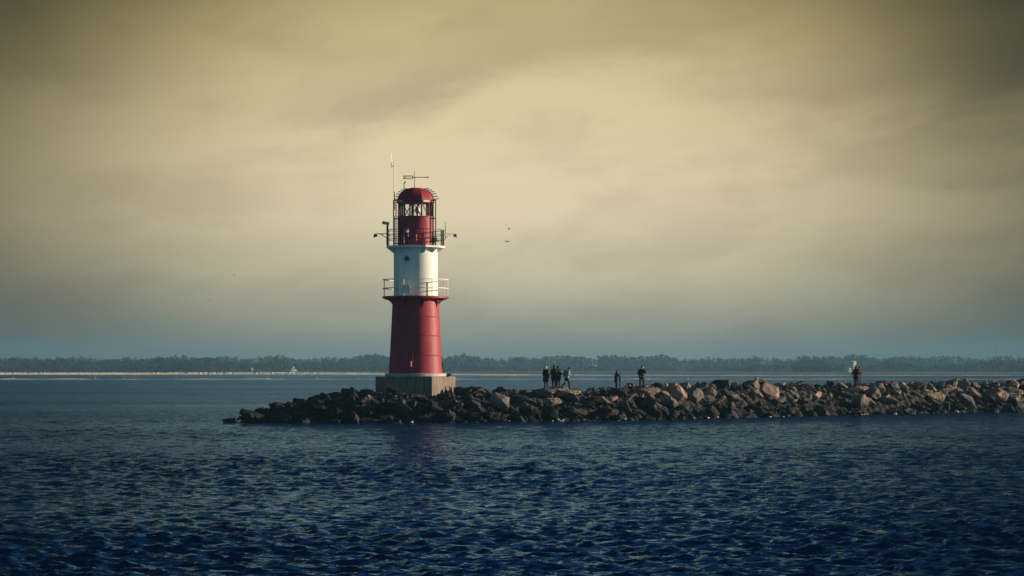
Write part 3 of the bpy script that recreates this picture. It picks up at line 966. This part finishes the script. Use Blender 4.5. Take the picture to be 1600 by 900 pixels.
# cut-out characters in the tail, as blocky strokes
cw_ = (xr - .08 - (xl + .12)) / 4
for i in range(4):
    x0 = xl + .14 + cw_ * i
    tb.box((x0, 0, ZV), (.035, .02, hh * 1.6))
    tb.box((x0 + .045, 0, ZV + hh * .68), (.07, .02, .028)); tb.box((x0 + .045, 0, ZV - hh * .68), (.07, .02, .028))
    if i in (0, 1):
        tb.box((x0 + .04, 0, ZV), (.06, .02, .028))
tb.build('vane_tail', M_steel, vo)
# radio pole and whip
mx_ = (617 - 649.5) * PXM
ymast = -1.0
pole = MB().tube([(mx_, ymast, L(384)), (mx_, ymast, L(300)), (mx_, ymast, L(254))], [.05, .045, .04], 8).build('aerial_pole', M_galv, LH)
for z in (L(333), L(352)):
    pass
b = MB().tube([(mx_, ymast, L(262.5)), (mx_ - W_(4.8), ymast, L(260))], .022, 5); b.tube([(mx_ - W_(4.8), ymast, L(264)), (mx_ - W_(4.8), ymast, L(240))], .017, 5)
b.build('whip_aerial', M_galv, pole)
b = MB()
for k in range(4):
    a = PI / 4 + k * PI / 2
    b.tube([(mx_, ymast, L(254.5)), (mx_ + .16 * math.cos(a), ymast + .16 * math.sin(a), L(252.2))], .012, 4)
b.build('aerial_crown', M_galv, pole)


# ladder cages both sides of the lantern
def cage(xa, xb, ytop, ybot, y0, name, rails, mid):
    b = MB()
    for x in rails:
        b.tube([((x - 649.5) * PXM, y0, L(ytop)), ((x - 649.5) * PXM, y0, L(ybot))], .045, 6)
    for y in mid:
        b.tube([((xa - 649.5) * PXM, y0, L(y)), ((xb - 649.5) * PXM, y0, L(y))], .045, 6)
    o = b.build(name, M_steel, LH)
    r = MB(); y = ytop + 4
    while y < ybot - 2:
        r.tube([((xa - 649.5) * PXM, y0 + .02, L(y)), ((xb - 649.5) * PXM, y0 + .02, L(y))], .016, 4); y += 4.1
    r.build('rungs', M_steel, o)


cage(615.6, 622.6, 313.5, 384.6, -.75, 'ladder', [615.6, 619.4], [313.8, 343, 381])
cage(672.5, 681.4, 313.5, 384.6, -.75, 'ladder', [672.6, 677.2, 681.2], [313.8, 342.5, 378])
# camera on its post, on the gallery's edge
cx0 = (605.8 - 649.5) * PXM; yy0 = -.45
po = MB().tube([(cx0, yy0, L(384.6)), (cx0, yy0, L(352))], .085, 8).build('camera_post', M_steel, LH)
b = MB(); Mc = Matrix.Rotation(R(10), 3, 'Y')
b.box((cx0 - .1, yy0, L(349.6)), (W_(9.2), .22, .20), M=Mc); b.box((cx0 - .08, yy0, L(347.4)), (W_(10.5), .28, .035), M=Mc)
co = b.build('security_camera', M_grey, LH)
b = MB(); b.box((cx0 - .36, yy0, L(348.4)), (.10, .24, .22), M=Mc); b.build('camera_hood', M_black, co)
MB().box((cx0, yy0, L(352.2)), (.14, .14, .28)).build('camera_bracket', M_steel, co)


# floodlights on arms
def flood(sign, x_post, x_lamp, thick, y_off):
    xp = (x_post - 649.5) * PXM; xl_ = (x_lamp - 649.5) * PXM
    b = MB().tube([(xp, y_off, L(365.6)), (xl_, y_off, L(365.8))], thick, 5)
    b.tube([(xp, y_off, L(372.3)), (xl_ - sign * .35, y_off, L(366.2))], thick * .85, 5)
    if sign < 0:
        b.tube([(xp - .33, y_off, L(365.7)), (xp - .33, y_off, L(369.2))], thick * .7, 5)
    o = b.build('floodlight_arm', M_steel, LH)
    b = MB(); Ml = Matrix.Rotation(R(22) * sign, 3, 'Y')
    pr = [(.02, .12), (.09, .10), (.14, 0), (.19, -.12)]
    n = 12; V = []
    for (r, z) in pr:
        for k in range(n):
            q = 2 * PI * k / n; V.append(Ml @ Vector((r * math.cos(q), r * math.sin(q), z)) + Vector((xl_ + sign * .04, y_off, L(368.2))))
    Fc = [(i * n + k, i * n + (k + 1) % n, (i + 1) * n + (k + 1) % n, (i + 1) * n + k) for i in range(3) for k in range(n)] + [tuple(range(n)), tuple(reversed(range(3 * n, 4 * n)))]
    b.add(V, Fc); lm = b.build('lamp_head', M_black, o)
    g_ = MB(); g_.add([Ml @ Vector((.165 * math.cos(2 * PI * k / n), .165 * math.sin(2 * PI * k / n), -.125)) + Vector((xl_ + sign * .04, y_off, L(368.2))) for k in range(n)], [tuple(range(n))]); g_.build('lamp_glass', M_glassdark, o)


flood(-1, 605, 587.6, .034, -.45)
flood(1, 695.6, 711, .018, -.2)
# whip aerial and twin posts on the right of the gallery
xq = (696.2 - 649.5) * PXM
MB().tube([(xq, -.2, L(374)), (xq, -.2, L(347.5))], [.03, .02], 6).build('whip_aerial', M_steel, LH)
b = MB(); b.tube([((690 - 649.5) * PXM, -.4, L(384.6)), ((690 - 649.5) * PXM, -.4, L(361))], .05, 6); b.tube([((692.2 - 649.5) * PXM, -.4, L(384.6)), ((692.2 - 649.5) * PXM, -.4, L(361))], .05, 6)
b.build('cable_post', M_steel, LH)
# things fixed to the drum and railing
a = math.asin(-16.2 / 45)
MB().tube([surf(a, W_(45) + .04, L(384.6)), surf(a, W_(45) + .04, L(359.5))], .05, 6).build('marker_post', M_pink, LH)
a = math.asin(-12.8 / 44); c = surf(a, W_(44), L(363.6))
sp_ = MB(); sp_.tube([c + Vector((0, -.02, .1)), c + Vector((.12, -.2, .0))], [.09, .13], 8); so = sp_.build('spotlight', M_grey, LH)
MB().tube([c + Vector((.12, 0, .26)), c + Vector((.14, 0, -.42))], .045, 6).build('spotlight_stand', M_pink, so)
a = R(37); c = surf(a, W_(44), L(379))
b = MB(); b.tube([surf(a, W_(44), L(384.6)), c + Vector((.1, 0, .25))], .05, 6); b.box(c + Vector((.22, 0, .18)), (.3, .25, .24), .4); b.tube([c + Vector((.2, 0, .1)), c + Vector((.55, .1, .02))], .06, 6)
b.build('deck_floodlight', M_black, LH)
b = MB(); b.box(((677.6 - 649.5) * PXM, -1.2, L(377.5)), (.16, .2, .55)); b.build('junction_box', M_black, LH)
# door at the foot with a pale strip painted in for its sunlit edge, dark pipe at the right, bag-like winch on the base
a = math.asin(-12 / 41.5); Mo = orient(a)
rdz = lambda y: rb + (rt - rb) * (((yb - y) / (yb - yt_)) ** .85)
c = surf(a, rdz(566) + .0, L(566))
b = MB(); b.box(c, (.95, .05, W_(30)), M=Mo @ Matrix.Rotation(R(-3.2), 3, 'X')); do = b.build('entrance_door', M_red, LH)
b = MB(); b.box(c + Mo @ Vector((.36, -.11, -.15)), (.07, .12, W_(9)), M=Mo); b.build('door_strip', M_pink, do)
b = MB(); xq = (691.9 - 649.5) * PXM
b.tube([(xq + .02, -.3, L(565.5)), (xq + .02, -.3, L(576))], .07, 6); b.tube([(xq + .02, -.3, L(575)), (xq + .20, -.3, L(581.5))], .06, 6); b.tube([(xq - .3, -.3, L(570)), (xq + .02, -.3, L(570))], .03, 5)
b.build('drain_pipe', M_steel, LH)
wx = (701.3 - 649.5) * PXM
wn = empty('mooring_winch', (TB.x + wx, TB.y - .15, zt(588.2)), 'low dark winch on the concrete base beside the tower', 'winch')
MB().box((0, 0, .05), (.36, .3, .09)).build('winch_frame', M_steel, wn, bevel=.01)
MB().tube([(-.13, 0, .15), (.13, 0, .15)], .08, 10).build('winch_drum', M_black, wn)
MB().tube([(.13, 0, .15), (.2, 0, .15), (.2, .02, .24)], .018, 5).build('winch_handle', M_steel, wn)

# ------------------------------------------------------------------ people
SKIN = mat('skin', (.42, .24, .17), .55, var=.05)
EYE = mat('eye', (.03, .025, .02), .3, var=0)
CL = lambda n, c: mat(n, c, .85, var=.15, scale=12)
C_black = CL('black_wool', (.007, .007, .010)); C_navy = CL('navy_cloth', (.018, .026, .055)); C_teal = CL('teal_jacket', (.11, .27, .28)); C_blue = CL('blue_anorak', (.025, .06, .19))
C_jean = CL('dark_denim', (.03, .045, .085)); C_trou = CL('dark_trousers', (.014, .015, .02)); C_hair = CL('dark_hair', (.012, .010, .010)); C_pale = CL('pale_hair', (.70, .64, .52))
C_pack = CL('light_blue_backpack', (.13, .24, .36)); C_white = CL('white_cloth', (.75, .73, .68)); C_hatk = CL('black_knit', (.012, .012, .014))


def skin_mesh(joints, edges, radii, subd=1):
    me = bpy.data.meshes.new('tmp'); me.from_pydata(joints, edges, [])
    o = bpy.data.objects.new('tmp', me); COL.objects.link(o)
    md = o.modifiers.new('s', 'SKIN'); md.use_smooth_shade = True; md.branch_smoothing = .3
    for i, r in enumerate(radii):
        me.skin_vertices[0].data[i].radius = r if isinstance(r, tuple) else (r, r)
        me.skin_vertices[0].data[i].use_root = (i == 0)
    sb = o.modifiers.new('d', 'SUBSURF'); sb.levels = subd; sb.render_levels = subd
    dg = bpy.context.evaluated_depsgraph_get(); dg.update()
    res = bpy.data.meshes.new_from_object(o.evaluated_get(dg))
    bpy.data.objects.remove(o); bpy.data.meshes.remove(me)
    return res


def person(px, yfeet, H, face, label, arms=('down', 'down'), legs='stand', lean=0.0, head_turn=0.0, head_dn=0.0, coat=C_black, hem=.55, trousers=C_trou, hair=C_hair, hairstyle='short',
           hat=None, inland=5.2, group=None, flare=1.0, cat='person'):
    Yp = interp(px, FRONT) + inland
    loc = at(px, yfeet, Yp)
    e = empty('person', loc, label, cat, group, face)
    k = H / 1.75
    Lm = Matrix.Translation((0, 0, .95)) @ Matrix.Rotation(-lean, 4, 'X') @ Matrix.Translation((0, 0, -.95))
    up = lambda p: (Lm @ Vector(p)) * k
    lo = lambda p: Vector(p) * k
    J = []; Ed = []; Rd = []

    def add(p, r, par=None):
        J.append(tuple(p)); Rd.append(tuple(q * k for q in r) if isinstance(r, tuple) else r * k)
        if par is not None:
            Ed.append((par, len(J) - 1))
        return len(J) - 1
    pel = add(up((0, 0, .95)), (.15, .11)); spn = add(up((0, 0, 1.13)), (.135, .10), pel); che = add(up((0, 0, 1.33)), (.15, .11), spn)
    nb = add(up((0, -.005, 1.47)), .062, che); nk = add(up((0, .012, 1.53)), .055, nb)
    Hm = Matrix.Translation(up((0, .012, 1.53))) @ Matrix.Rotation(head_turn, 4, 'Z') @ Matrix.Rotation(-head_dn - lean * .6, 4, 'X')
    hp = lambda p: Hm @ (Vector(p) * k)
    h1 = add(hp((0, .015, .075)), (.072, .085), nk); h2 = add(hp((0, .01, .15)), (.078, .095), h1); h3 = add(hp((0, 0, .205)), (.055, .065), h2)
    A = {'down': ((.25, -.03, 1.15), (.27, .05, .90)), 'phone': ((.27, .16, 1.20), (.06, .27, 1.53)), 'pocket': ((.32, -.07, 1.16), (.22, .09, .98)), 'hold': ((.24, .03, 1.14), (.08, .25, 1.20)),
         'hug': ((.27, .17, 1.22), (.05, .36, 1.25)), 'round': ((.29, -.02, 1.17), (.34, .10, 1.02)), 'back': ((.25, -.12, 1.17), (.24, -.05, .93))}
    arms_p = []
    for sgn, ar in zip((-1, 1), arms):
        el_, wr = A[ar]
        mir = lambda p: up((p[0] * sgn, p[1], p[2]))
        sh = add(mir((.185, 0, 1.415)), .062, che); eb = add(mir(el_), .046, sh); ws = add(mir(wr), .033, eb)
        arms_p.append((mir((.17, 0, 1.42)), mir(el_), mir(wr)))
        d = (Vector(J[ws]) - Vector(J[eb])).normalized()
        side = d.cross(Vector((0, 1, 0))) if abs(d.y) < .8 else d.cross(Vector((0, 0, 1)))
        side.normalize(); palmn = d.cross(side).normalized()
        W0 = Vector(J[ws])
        pm = add(W0 + d * .06 * k, (.036, .022), ws)
        for fi, (off, ln) in enumerate(((-.028, .068), (-.009, .080), (.010, .075), (.027, .058))):
            q = add(W0 + (d * .10 + side * off) * k, .0095, pm)
            q2 = add(W0 + (d * (.10 + ln * .55) + side * off * 1.1 + palmn * .012) * k, .009, q)
            add(W0 + (d * (.10 + ln * .9) + side * off * 1.1 + palmn * .038) * k, .0075, q2)
        th1 = add(W0 + (d * .055 - side * .045 + palmn * .012) * k, .012, pm)
        add(W0 + (d * .10 - side * .062 + palmn * .028) * k, .009, th1)
    legp = []
    for sgn in (-1, 1):
        if legs == 'walk':
            kn, an = ((.10, .18, .50), (.09, .20, .09)) if sgn > 0 else ((.10, -.10, .50), (.10, -.42, .17))
        elif legs == 'wide':
            kn, an = (.14, .02, .5), (.16, 0, .085)
        else:
            kn, an = (.105, .02, .5), (.11, -.01, .085)
        q = lambda p: lo((p[0] * sgn, p[1], p[2]))
        hi = add(q((.09, 0, .90)), .088, pel); ke = add(q(kn), .058, hi); ak = add(q(an), .04, ke)
        toe = add(q((an[0] + .02, an[1] + .14, an[2] - .05)), .035, ak)
        legp.append((q((.09, 0, .90)), q(kn), q(an)))
    body = skin_mesh(J, Ed, Rd, 1)
    bm = bmesh.new(); bm.from_mesh(body)
    n0 = len(bm.faces)
    # nose, ears, brow and mouth as part of the same mesh

    def blob(c, r, mi):
        g = bmesh.ops.create_uvsphere(bm, u_segments=8, v_segments=6, radius=1)
        M = Hm @ Matrix.Translation(Vector(c) * k) @ Matrix.Diagonal((*[q * k for q in r], 1))
        bmesh.ops.transform(bm, matrix=M, verts=g['verts'])
        for f in {f for v in g['verts'] for f in v.link_faces}:
            f.material_index = mi; f.smooth = True
    blob((0, .108, .112), (.014, .022, .026), 0); blob((-.082, 0, .115), (.014, .022, .034), 0); blob((.082, 0, .115), (.014, .022, .034), 0)
    blob((-.03, .092, .138), (.012, .008, .008), 1); blob((.03, .092, .138), (.012, .008, .008), 1); blob((0, .092, .065), (.024, .008, .006), 1)
    bm.to_mesh(body); bm.free()
    body.materials.clear(); body.materials.append(SKIN); body.materials.append(EYE); body.name = 'body'
    link('body', body, e)
    # trousers
    b = MB()
    for (h_, kn, an) in legp:
        b.tube([h_ + Vector((0, 0, .03)), h_ * .5 + kn * .5, kn, kn * .4 + an * .6, an + Vector((0, 0, -.01))], [.125 * k, .112 * k, .088 * k, .075 * k, .064 * k], 10)
    b.ellipsoid(lo((0, 0, .94)), (.175 * k, .13 * k, .13 * k), 14, 8)
    b.build('trousers', trousers, e, smooth=True)
    for (h_, kn, an) in legp:
        b = MB(); b.ellipsoid(an + Vector((0, .055 * k, -.035 * k)), (.05 * k, .14 * k, .05 * k), 10, 6); b.box(an + Vector((0, .05 * k, -.07 * k)), (.085 * k, .26 * k, .03 * k))
        b.build('shoe', C_black, e, smooth=False)
    # coat
    b = MB(); V = []; n = 16
    rings = [(1.50, .075, .07, .0), (1.47, .12, .085, 0), (1.435, .205, .11, 0), (1.33, .225, .145, 0), (1.2, .205, .14, 0), (1.06, .20, .138, 0)]
    if hem < .9:
        rings += [(.95, .215, .15, 0), ((.95 + hem) / 2, .225 * flare, .16 * flare, 0), (hem, .24 * flare, .175 * flare, 0), (hem + .01, .20 * flare, .14 * flare, 0)]
    else:
        rings += [(hem, .215, .155, 0), (hem + .01, .18, .12, 0)]
    for ri, (z, rx, ry, _) in enumerate(rings):
        for i in range(n):
            a_ = 2 * PI * i / n
            wob = 1 + .035 * math.sin(3 * a_ + ri * 1.7 + px)
            p_ = (rx * 1.22 * math.cos(a_) * wob, ry * 1.25 * math.sin(a_) * wob, z)
            V.append(up(p_) if z > .93 else lo(p_))
    Fc = [(i * n + q, i * n + (q + 1) % n, (i + 1) * n + (q + 1) % n, (i + 1) * n + q) for i in range(len(rings) - 1) for q in range(n)]
    b.add(V, Fc)
    for (s_, el_, w_) in arms_p:
        b.tube([s_, s_ * .5 + el_ * .5 + Vector((0, 0, .005)), el_, el_ * .45 + w_ * .55, w_], [.088 * k, .08 * k, .072 * k, .064 * k, .056 * k], 10)
        b.ellipsoid(s_, (.088 * k, .088 * k, .08 * k), 10, 6); b.ellipsoid(el_, (.072 * k, .072 * k, .072 * k), 10, 6)
    b.build('coat', coat, e, smooth=True, angle=R(60))
    # hair or hat
    def cap(zlo, grow, front, mt, name, down=0.0):
        b = MB(); V = []; n = 14; m_ = 7
        for i in range(m_ + 1):
            for q in range(n):
                a_ = 2 * PI * q / n; fr_ = max(0, math.sin(a_))          # +Y is the face
                lim = zlo + front * fr_ ** 1.5 - down * (1 - fr_)
                z = lim + (.232 - lim) * (i / m_); tt_ = max(0.0, 1 - ((z - .12) / .118) ** 2) if z > .12 else 1.0
                r_ = math.sqrt(tt_) if i < m_ else .02
                V.append(hp((.088 * grow * r_ * math.cos(a_), -.004 + .106 * grow * r_ * math.sin(a_), z)))
        Fc = [(i * n + q, i * n + (q + 1) % n, (i + 1) * n + (q + 1) % n, (i + 1) * n + q) for i in range(m_) for q in range(n)] + [tuple(range(m_ * n, (m_ + 1) * n))]
        b.add(V, Fc); return b.build(name, mt, e, smooth=True)
    if hairstyle == 'short':
        cap(.06, 1.06, .11, hair, 'hair')
    elif hairstyle == 'long':
        cap(.03, 1.10, .13, hair, 'hair', .12)
    elif hairstyle == 'hood':
        cap(.0, 1.22, .10, hair, 'hood', .06)
    if hat:
        cap(.13, 1.15, .03, hat, 'hat')
    return e, up, hp, loc, k


def flat_stone(px, yfeet, inland, label, w=1.4, colr='grey'):
    Yp = interp(px, FRONT) + inland
    p = at(px, yfeet, Yp)
    o = link('boulder', SHAPES[3][1].copy()); o.data.materials.append(ROCKM[colr])
    zs = sorted(v.co.z for v in o.data.vertices)
    for v in o.data.vertices:      # a worn flat top
        v.co.z = min(v.co.z, .24)
    o.matrix_world = Matrix.Translation(p - Vector((0, 0, .24 * 1.0))) @ Matrix.Rotation(.3, 4, 'Z') @ Matrix.Diagonal((w / 1.4, 1.1, 1.0, 1))
    tag(o, label, 'boulder', 'boulders heaped on the breakwater')


flat_stone(853.5, 606.5, 5.2, 'flat-topped grey boulder under the pale-haired walker', 1.2)
flat_stone(869, 604.5, 5.6, 'flat-topped pinkish boulder under the close pair in black', 1.6, 'pinkish')
flat_stone(886, 608.5, 5.0, 'flat-topped ochre boulder under the backpack walker', 1.7, 'ochre')
flat_stone(965.5, 606, 5.3, 'flat-topped dark boulder under the adult and child', 1.5, 'dark')
flat_stone(1003, 605.5, 5.3, 'flat-topped grey boulder under the lone standing figure', 1.4)
flat_stone(1340, 602.5, 5.3, 'flat-topped pinkish boulder under the embracing couple', 1.6, 'pinkish')

GP = 'people walking on the breakwater'
pe1 = person(853.5, 606.5, 1.76, R(150), 'walker in a long black coat with pale hair and a dark shoulder bag', ('back', 'pocket'), 'stand', .04, R(-60), .1, C_black, .52, C_trou, C_pale, 'short', None, 5.2, GP, 1.02)
person(866, 604.5, 1.72, R(170), 'person with dark hood in a long black coat, left of the close pair', ('round', 'pocket'), 'stand', 0, R(-30), 0, C_black, .50, C_trou, C_black, 'hood', None, 5.6, GP, 1.0)
person(872, 604.5, 1.68, R(190), 'person with dark hood and blue trousers, right of the close pair', ('pocket', 'pocket'), 'stand', 0, R(30), 0, C_black, .62, C_jean, C_black, 'hood', None, 5.7, GP, .9)
pe4 = person(885.5, 608.5, 1.80, R(-80), 'walker in a teal jacket with a light blue backpack and black cap', ('hold', 'hold'), 'walk', .24, 0, .25, C_teal, .90, C_trou, C_hair, 'short', C_hatk, 5.0, GP)
pe5 = person(963.2, 606.5, 1.48, R(-75), 'adult with dark hair in a navy coat bending to a child', ('hug', 'hug'), 'stand', .05, 0, .15, C_navy, .50, C_trou, C_hair, 'long', None, 5.3, GP, .98)
person(969.0, 603.5, 1.12, R(85), 'child in a blue hooded anorak held by the adult', ('hug', 'hug'), 'stand', -.05, 0, -.2, C_blue, .72, C_trou, C_blue, 'hood', None, 5.35, GP, .95, 'child')
pe7 = person(1002.8, 605.5, 1.80, R(-160), 'lone figure all in black standing with hands raised to the face', ('phone', 'pocket'), 'wide', 0, 0, .12, C_black, .74, C_trou, C_hair, 'short', None, 5.3, GP, .95)
person(1337.8, 602.5, 1.78, R(150), 'taller of the embracing couple, in a dark hooded coat', ('pocket', 'round'), 'stand', .03, R(-20), 0, C_black, .62, C_trou, C_hair, 'hood', None, 5.3, GP, 1.05)
person(1342.6, 602.5, 1.74, R(-140), 'fair-faced one of the embracing couple, in a short black jacket', ('hold', 'pocket'), 'stand', .03, R(25), 0, C_black, .80, C_jean, C_hair, 'short', None, 5.2, GP, 1.0)


def wpos(pe, p, upper=True):
    e, up, hp, loc, k = pe
    return Matrix.Translation(loc) @ Matrix.Rotation(e.rotation_euler.z, 4, 'Z') @ (up(p) if upper else Vector(p) * k)


# things carried
ev = empty('backpack', wpos(pe4, (0, -.22, 1.2)), 'light blue backpack on the walker in the teal jacket', 'backpack', None, pe4[0].rotation_euler.z); ev.rotation_euler = (-.24, 0, pe4[0].rotation_euler.z)
MB().ellipsoid((0, 0, 0), (.17, .12, .27), 12, 8).build('pack_body', C_pack, ev, smooth=True)
MB().ellipsoid((0, -.10, -.08), (.12, .06, .12), 10, 6).build('front_pocket', C_navy, ev, smooth=True)
MB().ellipsoid((0, -.02, .20), (.15, .11, .08), 10, 6).build('pack_lid', C_navy, ev, smooth=True)
for s in (-.1, .1):
    MB().tube([(s, .06, .22), (s, .22, .27), (s, .33, .1), (s, .18, -.16)], .022, 6).build('strap', C_black, ev)
ev = empty('shoulder_bag', wpos(pe1, (-.27, -.06, .98)), 'dark bag hanging at the pale-haired walker\'s elbow', 'bag', None, pe1[0].rotation_euler.z)
MB().box((0, 0, -.05), (.13, .30, .26)).build('bag_body', C_black, ev, bevel=.03)
MB().tube([(0, -.12, .06), (.03, -.06, .3), (.05, 0, .42), (.03, .06, .3), (0, .12, .06)], .015, 6).build('bag_strap', C_black, ev)
ev = empty('camera', wpos(pe4, (0, .33, 1.23)), 'pale camera held before the chest by the backpack walker', 'camera', None, pe4[0].rotation_euler.z)
MB().box((0, 0, 0), (.14, .08, .1)).build('camera_body', C_white, ev, bevel=.012)
MB().tube([(0, .04, 0), (0, .14, -.02)], .035, 10).build('lens', C_black, ev)
b = MB(); c = wpos(pe7, (-.03, .31, 1.60))
ev = empty('phone', c, 'pale phone held up to the lone figure\'s face', 'phone', None, pe7[0].rotation_euler.z)
MB().box((0, 0, 0), (.08, .012, .15)).build('phone_case', C_white, ev, bevel=.004)
MB().box((0, -.008, 0), (.07, .004, .135)).build('phone_screen', C_black, ev)

# ------------------------------------------------------------------ gulls
M_gull = mat('gull_feathers', (.07, .07, .075), .8, var=.2)
M_gullw = mat('white_gull_feathers', (.6, .6, .58), .8, var=.05)


def gull(x, y, Y, rz, roll, flap, label, m, span=1.3):
    e = empty('gull', at(x, y, Y), label, 'bird', 'gulls in the air', rz)
    k = span / 1.3; e.rotation_euler = (roll, 0, rz)
    b = MB(); n = 10
    sec = [(-.30, .012, .0), (-.22, .045, 0), (-.08, .085, -.005), (.06, .085, 0), (.16, .055, .015), (.22, .05, .025), (.27, .03, .025), (.33, .008, .015)]
    V = [(r * math.cos(2 * PI * i / n) * k, yy_ * k, (z + r * math.sin(2 * PI * i / n)) * k) for (yy_, r, z) in sec for i in range(n)]
    b.add(V, [(i * n + q, i * n + (q + 1) % n, (i + 1) * n + (q + 1) % n, (i + 1) * n + q) for i in range(len(sec) - 1) for q in range(n)])
    b.add([Vector(p) * k for p in ((-.03, -.26, .01), (.03, -.26, .01), (.1, -.42, 0), (-.1, -.42, 0))], [(0, 1, 2, 3)])
    b.build('body', m, e, smooth=True)
    for s in (-1, 1):
        w = MB(); pts = [(.05, .12, -.10, 0), (.34, .17, -.05, math.sin(flap) * .30), (.66, .03, -.08, math.sin(flap) * .30 - .06 + .1 * math.sin(flap))]
        V = []
        for (x_, f0, f1, z) in pts:
            V += [Vector((s * x_, f0, z)) * k, Vector((s * x_, f1, z)) * k, Vector((s * x_, (f0 + f1) / 2, z + .025)) * k]
        w.add(V, [(0, 2, 5, 3), (2, 1, 4, 5), (1, 0, 3, 4), (3, 5, 8, 6), (5, 4, 7, 8), (4, 3, 6, 7), (6, 8, 7), (0, 1, 2)])
        w.build('wing', m, e)


gull(795, 358, 640, R(70), .3, 1.0, 'dark gull with drooped wings, upper of the two beyond the lantern', M_gull)
gull(793, 377.5, 640, R(20), -.9, .9, 'dark gull banking with a raised wing, lower of the two beyond the lantern', M_gull)
gull(366, 430, 900, R(50), .2, .8, 'tiny distant gull gliding above the open water', M_gull)
gull(328, 469, 900, R(-40), -.3, .9, 'tiny distant gull lowest in the sky over the far wood', M_gull)


def sitting_gull(x, y, Y, rz, label):
    e = empty('resting_gull', at(x, y, Y), label, 'bird', 'gulls resting on the shoal', rz); e.location.z = .22
    b = MB(); k = 1.2
    b.ellipsoid((0, 0, .2 * k), (.11 * k, .24 * k, .12 * k), 10, 8); b.ellipsoid((0, .2 * k, .38 * k), (.06 * k, .08 * k, .07 * k), 8, 6); b.tube([(0, .14 * k, .22 * k), (0, .19 * k, .37 * k)], .05 * k, 7)
    b.tube([(0, .26 * k, .37 * k), (0, .33 * k, .36 * k)], [.02 * k, .006 * k], 5); b.tube([(.04, 0, .2), (.04, 0, -.15)], .015, 4); b.tube([(-.04, 0, .2), (-.04, 0, -.15)], .015, 4)
    b.build('body', M_gullw, e, smooth=True)


for (x, lb) in [(21, 'white gull resting on the shoal near the open-sea edge'), (149, 'white gull on the shoal, second from the open-sea edge'), (193, 'white gull on the shoal, third from the open-sea edge'), (275, 'white gull on the shoal ahead of the jetty tip'),
                (418, 'white gull on the shoal above the jetty tip'), (496, 'white gull on the shoal nearest the lighthouse side'), (560, 'white gull on the shoal closest to the concrete base'), (1075, 'white gull on the shoal beyond the lone standing figure')]:
    sitting_gull(x, 592, 1046, rr_.uniform(0, 6), lb)

# ------------------------------------------------------------------ haze: the damp sea air
m = bpy.data.materials.new('sea_haze'); m.use_nodes = True
t = m.node_tree; t.nodes.remove(t.nodes['Principled BSDF'])
pv = node(t, 'ShaderNodeVolumePrincipled'); pv.inputs['Color'].default_value = (.21, .47, .74, 1); pv.inputs['Density'].default_value = .00016
pv.inputs['Anisotropy'].default_value = .1
t.links.new(pv.outputs[0], t.nodes['Material Output'].inputs['Volume'])
hz = MB().box((0, 0, 28.5), (13200, 13200, 63)).build('haze', m); tag(hz, 'thin blue sea haze over the water and far shore', 'haze', None, 'stuff')
hz.visible_shadow = True
